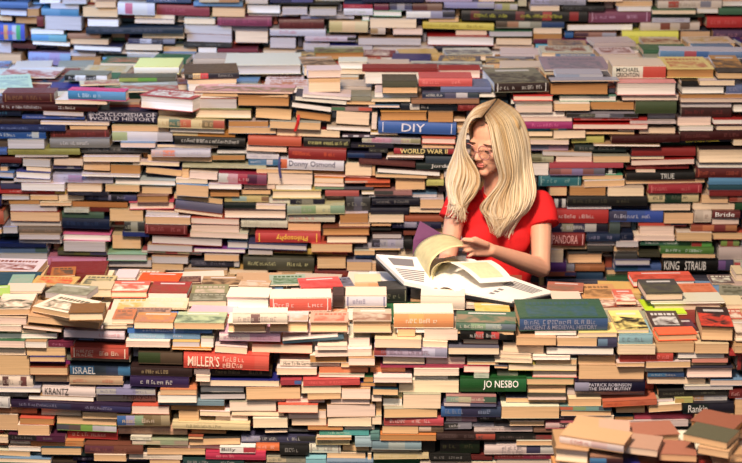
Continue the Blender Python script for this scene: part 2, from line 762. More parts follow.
655 228 985 262 4 P g 556
@124 231 M
-10 8 150 32 3 S 237
162 22 590 80 18 P g 722 #broad grey page block in dark red boards
395 0 742 26 12 P p
140 72 410 108 8 P g
615 62 760 100 4 P g 68a
418 103 725 126 6 P w 849
105 112 465 132 14 S ccb,8a8,b55,cc9,566
480 138 690 170 3 P t
165 146 385 183 5 P g
168 190 355 222 3 P t
400 174 655 212 4 S 445,334,334 889 #dark spine with a pale label end
657 180 692 215 0 P g
360 224 620 252 3 P t
245 258 450 278 2 P g
460 260 665 285 2 P t
630 228 860 256 4 P c
690 262 860 305 2 P t
@248 231 M
45 2 435 58 3 S c33 ec5 |Philosophy@.32-.8^ #scarlet spine with yellow lettering upside down
470 20 715 62 0 P c 643
-20 66 355 94 12 P g 446 #long pale page block under the scarlet spine
378 66 625 120 2 P t
0 108 148 138 3 P g
150 102 595 142 18 S b42,b53,ca4,c73,b44 dc5 #red spine with gold lettering and worn edges
640 76 760 108 0 S 445,aab
640 142 760 165 0 S 47b
635 116 760 138 0 P t
-30 152 398 225 10 S 443,554,443 cc9 #thick rounded olive spine with gilt bands
415 157 585 220 0 P t
590 180 760 226 2 P t
395 232 760 284 6 S 722 a54 #long dark red spine low behind the front pile
175 242 385 272 2 P t
@372 231 M
0 17 180 48 0 P g 433
-20 52 188 105 2 S 334,aab,aac,aab 446
192 45 240 110 0 S 222
-20 108 170 136 0 P t
-20 190 25 235 0 P t
27 180 150 260 0 S 322
-20 240 25 268 0 S 733
@496 231 M
318 10 530 82 3 S 822 daa |PANDORA@.08-.8 #dark red spine reading PANDORA
540 12 760 50 0 S 235 99b
330 88 545 112 0 P t
290 116 405 186 0 P c
430 137 640 190 0 P t 444
270 192 420 238 0 S 638 #purple spine at the reader's elbow
472 202 650 238 0 S b74,a63
422 200 470 238 0 S 99a
280 245 478 270 0 S a53,a53,447
480 250 640 286 0 S 246
300 290 660 325 0 S 334,556
550 60 720 88 0 P g
550 92 700 125 0 S 444
@618 231 M
95 22 340 50 0 P p
-20 58 120 88 0 P g
135 60 435 86 3 S 365,475 dde
440 64 560 88 0 S a33,5a4
250 92 570 125 2 S 473,583 dee #green spine with white lettering
-20 92 130 120 0 P t
120 125 250 150 0 S 443
260 130 580 156 3 P t
265 170 600 246 4 S 111 ddd |KING@.03-.3|STRAUB@.4-.78 #thick black spine with tall white capitals
605 102 760 172 0 S cbb
600 178 690 240 0 S 759,446
692 180 760 240 0 S b44,ccb
620 52 730 98 0 S 8a4,a54,8a5
-20 130 115 162 0 S 444
-20 165 190 200 0 P g 557
-20 205 260 243 -6 S 257,46a #teal-blue spine in the shadowed corner
345 0 555 50 2 P t
560 10 760 50 0 P t
-10 5 90 55 0 S 124 778
@0 231 T
T 50 320 190 318 5 30 P c 8a9 9a9
T 180 322 440 330 6 60 P c ca6 c53 #bright picture cover in red and yellow, rear left
T 300 275 450 270 5 20 P c a63 543
T -30 395 60 390 8 50 P c ac6 ac6
T 470 330 660 335 8 50 P c cb8 665
T 20 372 250 372 10 50 P c dcb
T 270 400 520 420 35 45 P g 998 776 #curled grey magazine
T 530 395 670 395 50 10 P c cb9
@0 308 T
T -30 42 180 40 35 90 P t edc 554 #cream paperback with dark lettering at the left border
T 195 20 445 68 32 70 P t edc 665 u30 #white-covered paperback angled beside the brown one
T 450 68 655 65 50 75 P c 753 u10 #brown-covered paperback, pages facing forward
T 670 95 800 95 30 40 P c b75 865
@124 231 T
T -80 400 140 400 40 52 P c c65 edc #book with red and white cover, rear left
T -60 294 70 295 15 15 P w dcc
T 80 305 325 310 6 30 P c e52 e52 #flat bright orange cover
T 328 315 460 312 6 30 P c 533 865
T 145 402 378 405 32 58 P w 933 843 #brick-red cover over a white page block
T 395 402 620 400 10 60 P c 886 ba9
T 385 452 615 450 32 25 P c 665 998
T 110 470 375 470 8 60 P c dca dcb
T 460 330 700 330 8 30 P c a86 543
@248 231 T
T 130 486 500 482 82 34 S d54 dcc edc #red spine with cream cover, centre of the pile
T -130 470 125 475 80 25 P w edc #plain ivory book left of the red spine
T 320 358 570 345 15 50 S c44 - d55 c44 u6 #small pinkish-red cover tilted on the pile
T 130 330 350 325 8 50 P c 9a9 464
T 560 340 640 335 8 45 P c 778 334
T 640 372 800 370 62 25 S ea7,e96 - dca #orange spine with cream cover, behind white one
T 582 455 830 455 66 8 S ccd 447 dcb #white spine with handwritten lettering
T 504 455 576 455 66 10 S 322 - 433
T -60 340 125 345 12 45 P c b97 cba
@372 231 T
T 50 430 210 425 75 45 S 222 776 333 #small thick black book
T 290 470 555 474 80 14 S edc - edc #plain cream book under the open volume
@372 231 T
T -30 305 205 310 10 45 P w ddd
@124 308 T
T 380 45 655 55 16 45 S c44 - dab #pink cover with thin red spine
T 300 125 600 128 38 55 P t ab9 676 #pale green cover over tan pages
T 60 122 295 125 38 50 P c b85 a76 #tan-covered book left of the pale green one
T -20 45 270 48 8 50 P c a87 655
T 620 145 850 145 58 15 P t edc
@248 308 T
T -80 90 245 88 62 30 S edc,edc,866,edc,edc,edc 877 edc u25 #cream spine with small dark picture
T 125 145 360 145 68 40 P t cbb b98
T 370 145 600 145 62 50 P t b98 c65 #book with orange and brown picture cover
T 625 148 860 148 72 60 P t ba9 865 #book with blotchy beige cover
@372 308 T
T 130 122 488 122 90 16 S e95,ea5,e95,e95 fed edc |~@.2-.8 #orange and white book with upside-down lettering
T 500 132 860 140 45 60 S 576,8a8,9aa,678 ccb 465 876 #green picture book right of the orange one
T 620 38 830 38 12 45 P c db7 ca5 #mustard cover behind the green picture book
T 545 5 640 5 20 15 S dcb - dcb
@496 308 T
T 140 140 668 136 78 95 S 358 aab 354 356 |~/ANCIENT & MEDIEVAL HISTORY@.05-.88 #big blue spine with dark green cover
T 495 174 725 172 26 20 P c dc8 #yellow-cream book under the big blue one
@496 231 T
T 300 360 520 370 6 40 P c a65 865
T 520 412 740 410 10 70 P c c96 864 #book with orange landscape cover
T 340 425 515 425 10 35 P w dcb
@618 231 T
T 90 335 460 330 36 45 P w c54 a43 #white paperback with curling red cover
T 165 418 390 415 46 70 P c 444 554 u10 #dark grey cover over cream pages
T 395 410 600 405 35 50 S b64 - c75 b64 #terracotta book
T 560 320 700 320 8 30 P c 655 ccb
T 702 300 760 300 45 10 P c cb9
T -10 440 110 440 20 60 P c c65 edc
T 605 392 760 400 12 50 P c 887 554
T 200 438 640 432 12 12 P w ccb
T 645 465 760 465 25 45 P c dca
@618 308 T
T 180 45 415 40 6 75 P c bd3 bd3 #flat lime-green cover
T -5 150 185 148 22 95 P c ed8 222 #yellow cover with black oval
T 205 138 395 138 25 95 P c 433 ccc #cover with pale bird on dark ground
T 402 150 485 148 12 85 P c 534 322
T 240 198 475 192 40 12 P t e64
T 495 195 690 200 85 100 P t 322 c43 #thick paperback, black cover with white lettering
T 702 200 790 200 55 60 P c ba9 dcb
T 640 80 760 80 15 50 P c b65 dcb
@0 308 W
165 40 600 78 40 P t b97 #long bowed tan page block
-10 52 160 92 5 P p
-10 97 132 130 2 P p
135 98 372 126 24 P p
40 133 275 152 0 P c
-10 156 340 178 2 P w 8a8
-10 187 153 220 2 P p
155 192 283 225 2 P w
287 195 440 222 5 S 724 c8a
612 103 760 126 0 P c
380 132 745 168 15 S ede c55 |~@.58-.93 #white spine ending in red capitals
372 176 742 206 14 S 334,57a,334,334 99a
425 226 772 288 10 S b43 dcb |~/~@.1-.42|~@.5-.85 #brick-red spine with white lettering, left
-10 232 153 270 2 P c
160 232 393 275 2 P t
182 282 393 305 2 P t
395 290 777 320 13 S 887 aaa
178 312 415 336 10 S 927 daa
-20 282 178 398 2 P t
182 345 408 385 4 P t
415 350 777 400 6 S 37a,37a,345,346,37a eee |ISRAEL@.05-.42 #black and blue spine reading ISRAEL
205 392 408 450 3 P t
415 412 735 458 5 S ca8 b54 #peach spine under ISRAEL
-20 404 198 470 3 S edc,644,edc,edc,744,edc 655
@124 308 W
15 128 525 156 4 S 37c,58d,37c cde #bright blue spine with white lettering
25 162 453 192 3 S 8bd,69c ccd #pale blue spine under the bright blue one
10 196 275 232 3 P p
457 180 540 226 2 P w
290 200 453 226 2 P g
285 232 525 246 5 P t c83
535 222 740 262 16 P c
570 150 935 198 6 S edd,dac a78 #pale pink spine above the thick red one
85 262 350 335 6 S 342,543 #plain dark olive cloth spine
355 256 868 340 20 S d43,d43,d43,d43,d43,d54 fdc |MILLER'S@.05-.42|~/~@.46-.72 #big red spine with cream capitals
40 348 408 395 10 S 322 a97 #dark brown spine with gilt letters
35 402 390 448 12 S 325 ddd #dark violet spine with white lettering
520 366 885 412 8 S 321 986 #second brown gilt spine, under the big red one
420 365 515 383 0 S 988
430 392 518 428 4 P p
450 432 930 458 3 P c
@248 308 W
205 200 575 230 -28 S 8cd,7bd #light blue spine tilting up to the right
205 180 540 198 -26 P w
20 226 383 280 8 P c
400 246 742 278 -4 P p
415 218 595 240 0 P p
600 187 730 235 0 P p
370 288 590 322 0 P b
600 288 760 325 0 P p
188 330 550 358 6 S edc 333 |How To Be German@.06-.55 #slim cream spine with black lettering
170 367 413 406 0 P c
425 366 720 392 -2 S d74,e85 #slim orange spine
555 333 760 360 0 P t
330 422 680 456 -8 S c44 e77 #rose-red spine right of the gilt spine
420 397 700 412 0 P p
195 428 322 455 -3 S a34,a34,46a
690 412 760 461 0 P b
@372 308 W
150 127 260 168 0 P t
310 130 515 190 0 P p
15 173 295 218 2 P c
12 224 448 272 10 S a44,bac,bac,bac,bbd,99b 645 #lilac spine with pink lettering
60 286 320 333 3 P c 223 #cream page block in rounded black cover
302 195 452 222 4 P c
456 228 760 272 3 P c
548 190 760 225 4 P c
456 278 760 302 3 P p
325 296 560 338 2 P p
570 306 760 343 2 P t
50 341 550 356 2 S a35
-10 359 200 395 0 S e84,e95 #orange spine beside pink pages
250 359 520 396 0 P p
0 400 240 426 2 P p
250 400 460 428 0 P w
547 350 705 385 2 P p b45
-80 430 148 475 2 P b
160 432 520 500 2 P c
525 418 925 500 0 S 152,152,163 fff |JO NESBO@.35-.88 #green spine with bold white capitals
610 390 700 415 0 S bcb 9a9
525 136 855 188 5 S 111,111,b44,111,c44,222,111 ccc #black spine with red blots
@496 308 W
235 152 485 167 0 P w
120 172 358 222 2 P t
364 180 605 228 2 P t
610 182 740 220 -2 S 68a,446
40 210 290 266 10 P c
298 234 710 286 0 P w 334 #clean white page block in dark covers
-10 270 213 292 8 P c
-10 298 220 325 4 P c
220 282 445 302 2 P w
240 307 485 335 4 P t
75 340 485 374 5 P c dc6
-10 330 70 360 3 P t
220 380 490 422 3 P p c77
495 292 730 343 0 P t
498 350 895 432 0 P t #large tan page block at lower right
180 427 470 470 2 P t
10 402 135 417 0 S ddb 9a8
@618 308 W
-5 155 205 203 -2 S 8bc 556 #sky-blue spine under the yellow cover
-10 212 220 262 0 P c
225 208 455 265 0 P t
460 210 660 262 0 P t
10 270 330 322 -3 S c43 e88 |~@.45-.95 #bright red spine with pale capitals
-20 326 160 345 0 P t
360 268 640 298 0 P w
445 304 660 328 0 S e98
445 331 660 350 0 P t
410 356 690 412 0 P p 334
165 322 435 355 -4 P t
160 360 400 390 0 P c
180 395 400 414 0 S 37a,358 ddd
180 420 530 456 3 P c
555 432 760 458 0 P p
665 256 760 280 0 S c33
715 285 760 380 0 S a33,333
690 215 760 250 0 P t
@0 386 W
-20 5 243 28 3 P w
250 4 570 48 10 S edd 222 |KRANTZ@.05-.5 #cream spine with heavy black capitals
170 56 560 88 14 P w
-20 33 165 52 6 S 333 778
-20 57 65 108 3 S ddd 778
68 66 785 118 38 S 324,335,324,336 99b #long dark purple spine sloping down
575 14 930 46 3 S bbb,99c,bbb 667
572 52 930 106 3 S ba9,a98 644 |Triptych@.42-.93 #taupe spine with rounded dark lettering
-20 122 218 165 3 S c85,b74 a54 #orange-tan spine at the left border
240 138 480 180 6 P c
490 160 700 190 4 P t
-20 172 115 265 3 P t
120 182 325 215 8 P b
105 224 300 278 3 P t
335 192 695 226 14 P t
335 232 695 262 14 S 556,655,7a4,bbc,ccd
705 165 1020 232 0 S 36a,99c,8a8,764,875,a97 dcb #picture spine of blue sky and brown trees
705 238 1120 298 5 S da8 a76 #peach spine with faint reddish lettering
45 282 392 312 14 S 222,524 777
396 272 700 330 12 S b22,c33,b22 dba #red spine with pale gold emblem
-20 302 58 340 3 P c
60 320 180 346 3 S edc 333
183 322 500 352 6 S c73,c84 b52 #slim orange spine with darker lettering
250 360 490 393 2 P t
50 360 245 386 6 P w
-20 380 180 405 10 P t
510 344 858 390 6 S 634,743 855
190 402 555 422 6 S 233 ccc #slim black spine with white lettering
565 397 760 425 2 P t
-20 418 310 440 8 P c
430 434 880 458 4 S 324 aab
-20 448 160 470 0 S 7a3
@124 386 W
205 38 440 76 2 P w
205 80 600 106 6 S 79a 9bb #grey-teal slim spine
220 5 440 30 2 P t b75
450 10 720 50 0 P w 222
455 56 725 93 -2 P g 222
630 98 910 150 0 P p
48 113 272 155 3 P p
280 115 600 143 3 P b
325 150 447 200 3 P t
450 151 637 174 4 P c
640 155 960 185 2 P c
545 182 740 220 4 P p
290 206 755 256 12 S dc9 554 #long pale yellow spine with thin lettering
400 264 610 290 3 P b
386 292 475 308 2 P t
390 310 697 345 -4 P t
700 302 1150 338 3 S 99b,445,446,333 ccc #grey spine with crowded dark lettering
40 297 165 315 3 S ddc 443
50 320 385 343 5 S dcb,cb9,9a8,a98
215 350 575 370 8 P p
138 376 487 408 3 P t
575 352 790 382 2 S eee,eee,b34 222 |Billy@.05-.45 #white spine with black lettering and red flash
490 386 850 432 5 S c25 e9a #hot pink spine
30 405 350 461 4 S edc bba
355 426 720 470 3 S 244 aaa #dark teal spine at the bottom border
@248 386 W
-10 8 315 78 -3 P t
320 -10 560 30 -2 P c
355 38 558 65 -4 P t
560 3 760 68 0 P p
-10 82 222 98 0 P c
225 72 460 96 0 P p
495 70 742 103 2 P p
180 99 420 144 2 P c #butter-cream page block beside a black gap
470 107 800 185 0 P p
230 150 468 193 0 P p
30 190 250 245 -2 P c
260 200 470 238 0 P c
475 190 760 236 0 P c
355 240 570 263 0 P b
575 245 760 266 0 P p
100 262 238 282 -4 P c
240 265 410 284 2 S 444 889
425 270 725 298 2 S 398,4aa bdc #turquoise spine
410 300 620 313 0 P b
400 317 610 343 0 S cb8 222
640 304 760 350 0 S 9bc
45 347 188 388 2 S e73 fcb #short orange spine at the bottom
190 347 363 408 2 S 222 999
365 352 555 400 2 S ddc 766
560 357 742 400 2 P t 554
470 408 705 435 2 P t
715 408 760 440 0 P t
110 426 345 461 2 S cb9,998 776
347 424 468 461 0 S 7bc
470 440 760 470 2 S 68a 9bb
@372 386 W
-10 2 155 35 4 P t
-20 44 60 80 0 P p
70 44 183 75 2 S cc8,dd9
65 78 180 118 2 P w
185 40 413 122 0 P c
-20 87 58 178 0 P t
440 48 742 82 3 S 8a9,bb9,a77,465 ddc
430 86 742 104 3 S dcc,668
70 126 393 170 0 P t
410 110 780 170 3 S 36a,335,346 89b #blue spine shading into violet
70 180 428 228 0 S b44,c55,c45 dcc #red and blue spine with white lettering
445 182 630 212 2 S dcc,c9a a78
635 180 820 205 2 S 222 ddd
-20 182 58 232 0 P c
60 233 278 273 2 P t
280 237 428 272 0 S cba,654
432 225 598 262 -3 S 333,889 ccc
602 230 732 260 2 S 99a 446
-10 275 45 305 0 S 588
50 280 383 312 2 P b b74
386 276 742 314 3 S 433,322,a43 655
-20 315 295 368 4 S 79a,abb,8ab #grey-blue spine with sky and cloud picture
-20 376 285 390 2 P c
300 320 378 400 0 S 111
382 322 403 397 0 P w
407 320 645 400 0 S 111,121 443 #solid black spine with faint green line
-20 406 340 443 -5 S dc9 ba6
345 405 590 440 4 S 222 999
592 418 720 445 2 S 622
@496 386 W
185 -10 425 50 2 P t 665
190 54 420 73 0 P p
60 77 420 100 2 P t
20 108 375 176 0 P t #tall tan page block above slim black spine
430 28 895 65 0 S dcc 766 #white spine with thin capitals, lower right
430 70 630 108 0 P t
465 -32 890 22 0 S 99b,113,113,113,113 ccd |PATRICK ROBINSON/THE SHARK MUTINY@.2-.8 #navy spine with two lines of capitals
635 82 968 110 -18 S d63,c64 a43 #orange-red spine sloping up to the right
380 114 690 136 2 S c64,8a7,7aa,567
385 140 690 170 2 P t
65 180 495 204 0 S 233,445 ccd #slim black spine with white italics
500 175 705 205 0 P c
80 208 290 235 0 P t
295 210 705 240 0 S dbb,433,c67,c67,c67 ccc
-130 242 220 270 0 S dcc 744
225 250 440 275 0 S 865 a65
-10 292 360 318 0 S 222,222,833 766
120 323 350 348 0 P t
-70 354 350 402 -2 S dcc,dcc,dcc,446,ccc 556 |~/~@.25-.55 #white spine with grey capitals and dark photo
-10 410 340 440 0 S 722,824 a77
@618 386 W
-10 122 165 168 -3 P t
180 110 382 150 -12 P t
245 36 660 70 -12 S 222,333 776 #black spine with dim lettering, right
340 72 448 95 -2 S ca5,bb6
450 66 660 88 -3 S c96,ccc,ccc 99a
222 84 335 105 -4 P g
665 25 760 66 -2 S 722 daa
400 2 690 22 -2 P g
386 100 690 160 -5 S 122,223 ddd |Rankin@.1-.48 #black spine reading white lower-case lettering, far right
455 163 690 180 -2 P t
695 75 760 185 0 P t
100 180 450 204 0 S c46 #slim raspberry spine
60 210 420 245 -5 S dcc 544 |~@.2-.75
460 187 715 208 0 P c
-20 187 95 210 0 P b
@496 386 N
T 375 345 760 405 48 18 S edd,edd,dbb,dcc b77 b97 #blurred white and pink spine in the near pile
T 350 450 550 470 81 25 P c a86
T 560 475 760 480 47 20 S 48b,422 - 865
T 440 305 612 325 54 25 P c b97
@618 386 N
T 85 355 370 340 54 45 P t 965
T -120 325 70 335 47 35 P c b98
T 430 250 690 305 47 30 P b 854
T 385 325 650 380 40 35 P t 554
T 695 320 800 320 67 30 P t 854
T 30 400 235 425 40 40 P c a87
T 245 445 470 455 40 45 P t 965
T 475 402 660 435 40 30 P t b97
T 660 455 760 455 47 45 P t a86
'''  # one wrapped spine in the rear wall has its yellowish sheen as colour bands

# ------------------------------------------------------------ reading the list of books
PAGES = {'w': C8(232, 227, 222), 'c': C8(230, 209, 183), 't': C8(216, 181, 141), 'b': C8(178, 132, 86),
         'g': C8(190, 185, 188), 'p': C8(226, 204, 192)}
PAGEW = {'w': 'white', 'c': 'cream', 't': 'tan', 'b': 'brown', 'g': 'grey', 'p': 'pinkish white'}
LIGHTS = ['dcb', 'ccb', 'edc', 'cb9', 'ba9', 'b97', 'a86', 'cbb', '998', 'dcc']
PALETTE = ['722', '245', '333', 'ccb', '556', '843', '364', '99a', '226', 'a86', 'dcb', '445', 'b54', '68a', 'ca6']
WALLY = {'F': 7.95, 'M': 6.90, 'W': 5.40}
EDGE = {  # pixel row of each pile's upper front edge
    'M': [(-60, 106), (60, 104), (190, 98), (250, 96), (372, 92), (430, 90), (500, 94), (560, 82), (800, 79)],
    'T': [(-60, 317), (28, 315), (72, 318), (102, 328), (190, 330), (372, 333), (480, 334), (560, 336), (610, 342), (740, 342), (800, 342)]}
NZ = 1.07


def interp(tab, u):
    if u <= tab[0][0]:
        return tab[0][1]
    for (a, b), (c, d) in zip(tab, tab[1:]):
        if u <= c:
            return b + (d - b) * (u - a) / (c - a)
    return tab[-1][1]


def surf_z(pile, u):
    if pile == 'F':
        return 2.45
    if pile == 'N':
        return NZ
    Y = WALLY['M'] if pile == 'M' else WALLY['W']
    return at_y(u, interp(EDGE[pile], u), Y).z


face_books, top_books = [], []
SC = 124 / 742.0
ox = oy = 0; wall = 'F'
for ln in DATA.strip().split('\n'):
    ln = ln.strip()
    if not ln:
        continue
    if ln[0] == '@':
        t = ln[1:].split(); ox, oy, wall = float(t[0]), float(t[1]), t[2]
        continue
    desc = None
    if '#' in ln:
        ln, desc = ln.split('#', 1); desc = desc.strip()
    texts = []
    if '|' in ln:
        parts = ln.split('|'); ln = parts[0]
        for p in parts[1:]:
            p = p.strip(); rng = (0.1, 0.9)
            up = p.endswith('^')
            if up:
                p = p[:-1]
            if '@' in p:
                p, r_ = p.rsplit('@', 1)
                a_, b_ = r_.split('-'); rng = (float(a_), float(b_))
            texts.append((p, rng, up))
    t = ln.split()
    if t[0] == 'T':
        lift = 0
        if t[-1][0] == 'u':
            lift = float(t.pop()[1:])
        n = [float(q) for q in t[1:7]]
        d = dict(T=True, pile={'F': 'F2', 'W': 'T'}.get(wall, wall), u0=ox + n[0] * SC, v0=oy + n[1] * SC, u1=ox + n[2] * SC, v1=oy + n[3] * SC,
                 th=n[4] * SC, dp=n[5] * SC, K=t[7], c=t[8], x=t[9:], desc=desc, texts=texts, lift=lift * SC)
        if wall == 'F':
            d['pile'] = 'M'
        top_books.append(d)
    else:
        n = [float(q) for q in t[:5]]
        face_books.append(dict(T=False, pile=wall, u0=ox + n[0] * SC, v0=oy + n[1] * SC, u1=ox + n[2] * SC, v1=oy + n[3] * SC,
                               s=n[4] * SC, K=t[5], c=t[6], x=t[7:], desc=desc, texts=texts))


# ------------------------------------------------------------ lettering
_font_cache = {}


def text_mesh(s):
    if s in _font_cache:
        return _font_cache[s]
    cu = bpy.data.curves.new('t', 'FONT'); cu.body = s; cu.resolution_u = 2; cu.extrude = 0.0
    cu.offset = 0.004
    ob = bpy.data.objects.new('t', cu); sc.collection.objects.link(ob)
    dg = bpy.context.evaluated_depsgraph_get()
    me = bpy.data.meshes.new_from_object(ob.evaluated_get(dg))
    vs = [tuple(v.co) for v in me.vertices]; fs = [tuple(p.vertices) for p in me.polygons]
    bpy.data.objects.remove(ob); bpy.data.curves.remove(cu); bpy.data.meshes.remove(me)
    x0 = min(v[0] for v in vs); x1 = max(v[0] for v in vs); y0 = min(v[1] for v in vs); y1 = max(v[1] for v in vs)
    vs = [((v[0] - x0) / (x1 - x0), (v[1] - y0) / (y1 - y0)) for v in vs]
    _font_cache[s] = (vs, fs, (x1 - x0) / (y1 - y0))
    return _font_cache[s]


def letters(mb, w, h, yf, specs, col):
    """lettering on the spine: specs = list of (text, (from, to), upside-down)"""
    for s, (a, b), up in specs:
        lines = s.split('/')
        nl = len(lines)
        X0 = -w / 2 + a * w; X1 = -w / 2 + b * w
        H = h * (0.68 if nl == 1 else 0.72)
        lh = H / (nl + 0.22 * (nl - 1))
        ztop = h / 2 + H / 2
        for i, t in enumerate(lines):
            z1 = ztop - i * lh * 1.22; z0 = z1 - lh
            if t == '~':
                x = X0
                if nl == 1:
                    z0 = h / 2 - min(h * 0.20, 0.0075); z1 = h / 2 + min(h * 0.20, 0.0075)
                ch = z1 - z0
                while x < X1 - 0.002:
                    cw = random.uniform(0.4, 0.8) * ch
                    if x + cw > X1:
                        break
                    zz0, zz1 = z0, z1
                    if random.random() < 0.45:
                        zz1 = z0 + (z1 - z0) * 0.72
                    st = max(0.0008, cw * 0.24)
                    k = random.random()
                    def q_(a0, a1, b0, b1):
                        mb.face([(x + cw * a0, yf, zz0 + (zz1 - zz0) * b0), (x + cw * a1, yf, zz0 + (zz1 - zz0) * b0),
                                 (x + cw * a1, yf, zz0 + (zz1 - zz0) * b1), (x + cw * a0, yf, zz0 + (zz1 - zz0) * b1)], col)
                    t_ = 0.24
                    q_(0, t_, 0, 1)
                    if k < 0.7:
                        q_(1 - t_, 1, 0 if k < 0.5 else 0.45, 1 if k > 0.2 else 0.6)
                    if k < 0.8:
                        q_(t_, 1 - t_, 0.82, 1.0)
                    if k > 0.3:
                        q_(t_, 1 - t_, 0.0, 0.18)
                    if 0.15 < k < 0.6:
                        q_(t_, 1 - t_, 0.42, 0.58)
                    x += cw * random.choice((1.3, 1.3, 1.35, 1.4, 2.0))
                continue
            vs, fs, asp = text_mesh(t)
            n = len(mb.v)
            for vx, vy in vs:
                if up:
                    vx, vy = 1 - vx, 1 - vy
                mb.v.append((X0 + vx * (X1 - X0), yf, z0 + vy * (z1 - z0)))
            for f in fs:
                mb.f.append(tuple(n + q for q in f)); mb.c.append(col); mb.c2.append(col); mb.m.append(0)


def auto_specs(w, h):
    r = random.random()
    if w < 0.05:
        return [('~', (0.15, 0.8), False)]
    if r < 0.4:
        return [('~', (0.07, 0.07 + random.uniform(0.3, 0.45)), False), ('~', (0.62, 0.62 + random.uniform(0.15, 0.3)), False)]
    if r < 0.7:
        return [('~', (0.18, 0.18 + random.uniform(0.3, 0.6)), False)]
    return [('~', (0.1, 0.4), False), ('~', (0.47, 0.8), False)]


# ------------------------------------------------------------ one book
def ink(c):
    """printed cloth and card: a little duller than the pure colour"""
    g_ = 0.3 * c[0] + 0.59 * c[1] + 0.11 * c[2]
    return tuple((v * 0.84 + g_ * 0.16) * 0.80 for v in c)


def book_parts(b, w, d, h):
    """cover, page block and lettering of one book; origin = middle of the lower front edge, y goes into the pile"""
    cover, block, let = MB(), MB(), None
    K = b['K']
    thick_board = h > 0.022 and (K == 'S' or len(b['x']) > 0)
    tc = min(0.0026 if thick_board else 0.0009, h * 0.12)
    pg = jit(PAGES[b['c'] if K == 'P' else random.choice('ctwc')], 0.07)
    if b['T']:
        i_top = 1 if K == 'S' else 0
        top = jit(hx(b['x'][i_top]), 0.03) if len(b['x']) > i_top else jit(hx(random.choice(PALETTE)))
        top2 = hx(b['x'][i_top + 1]) if len(b['x']) > i_top + 1 else top
    else:
        cc = b['x'][0] if (K == 'P' and b['x']) else (random.choice(LIGHTS) if K == 'P' and random.random() < 0.72 else None)
        top = jit(hx(cc or random.choice(PALETTE)))
        top2 = top
    ov = 0.0028 if thick_board else 0.0006
    if K == 'P':
        # spine at the back, page edges to the front
        cover.box(-w / 2, w / 2, 0, d, 0, tc, top, top2)
        cover.box(-w / 2, w / 2, 0, d, h - tc, h, top, top2)
        n = 6
        prof = [(d - tc, tc)] + [(d + (0.15 * h if thick_board else 0) * math.sin(math.pi * i / n), tc + (h - 2 * tc) * i / n) for i in range(n + 1)] + [(d - tc, h - tc)]
        cover.poly_prism([(p[0], p[1]) for p in prof], -w / 2, w / 2, top, top2)
        n = 4
        cav = min(0.006, 0.14 * h) if (thick_board and h > 0.03) else 0.0006
        prof = [(ov + cav * math.sin(math.pi * i / n), tc + (h - 2 * tc) * i / n) for i in range(n + 1)]
        prof = [(d - tc * 1.2, tc)] + prof + [(d - tc * 1.2, h - tc)]
        block.poly_prism(prof, -w / 2 + ov, w / 2 - ov, pg, None)
    else:
        cols = [ink(jit(hx(q), 0.03)) for q in b['c'].split(',')]
        if not b['T']:
            top = cols[len(cols) // 2]; top2 = top
        cover.box(-w / 2, w / 2, 0.003, d, 0, tc, top, top2)
        cover.box(-w / 2, w / 2, 0.003, d, h - tc, h, top, top2)
        n = 6
        bul = 0.10 * h if thick_board else 0.03 * h
        prof = [(0.004 - bul * math.sin(math.pi * i / n), h * i / n) for i in range(n + 1)]
        prof = [(0.0065, 0)] + prof[:] + [(0.0065, h)]
        a2 = cols[0] if len(cols) == 1 else None
        cover.poly_prism(prof, -w / 2, w / 2, cols if len(cols) > 1 else cols[0], a2)
        if thick_board and len(cols) == 1 and b['x'] and h > 0.03 and random.random() < 0.4:
            g = hx(b['x'][0]) if b['x'][0] != '-' else top
            for fx in (0.06, 0.94):
                cover.box(-w / 2 + fx * w - 0.0015, -w / 2 + fx * w + 0.0015, 0.004 - bul - 0.0004, 0.004, h * 0.08, h * 0.92, g)
        block.box(-w / 2 + ov, w / 2 - ov, 0.0066, d - ov * 1.5, tc, h - tc, pg)
        if b['x'] and b['x'][0] != '-':
            let = []
            lc0 = jit(hx(b['x'][0]), 0.04)
            cm = cols[len(cols) // 2]
            for sp in (b['texts'] or auto_specs(w, h)):
                k_ = 0.42 if '~' in sp[0] else 0.0
                lm = MB()
                letters(lm, w, h, 0.004 - bul - 0.0006, [sp], tuple(lc0[q] * (1 - k_) + cm[q] * k_ for q in range(3)))
                if lm.f:
                    let.append(lm)
    pic = None
    if b['T'] and top2 != top:
        pic = MB()
        rr = random.random()
        zt_ = h + 0.0005
        if rr < 0.5:
            pic.face([(-w * 0.4, d * 0.1, zt_), (w * 0.4, d * 0.1, zt_), (w * 0.4, d * 0.62, zt_), (-w * 0.4, d * 0.62, zt_)], top2, top)
            x = -w * 0.38
            while x < w * 0.36:
                c_ = random.uniform(0.006, 0.016)
                pic.face([(x, d * 0.70, zt_), (x + c_, d * 0.70, zt_), (x + c_, d * 0.84, zt_), (x, d * 0.84, zt_)], top2)
                x += c_ + 0.004
        else:
            pic.face([(-w * 0.5, 0.004, zt_), (w * 0.5, 0.004, zt_), (w * 0.5, d * 0.55, zt_), (-w * 0.5, d * 0.7, zt_)], top2, top)
            pic.face([(-w * 0.3, d * 0.75, zt_), (w * 0.34, d * 0.75, zt_), (w * 0.34, d * 0.86, zt_), (-w * 0.3, d * 0.86, zt_)], tuple(0.3 * q + 0.5 for q in top))
        cover.c2 = list(cover.c)
    return cover, block, let, pic


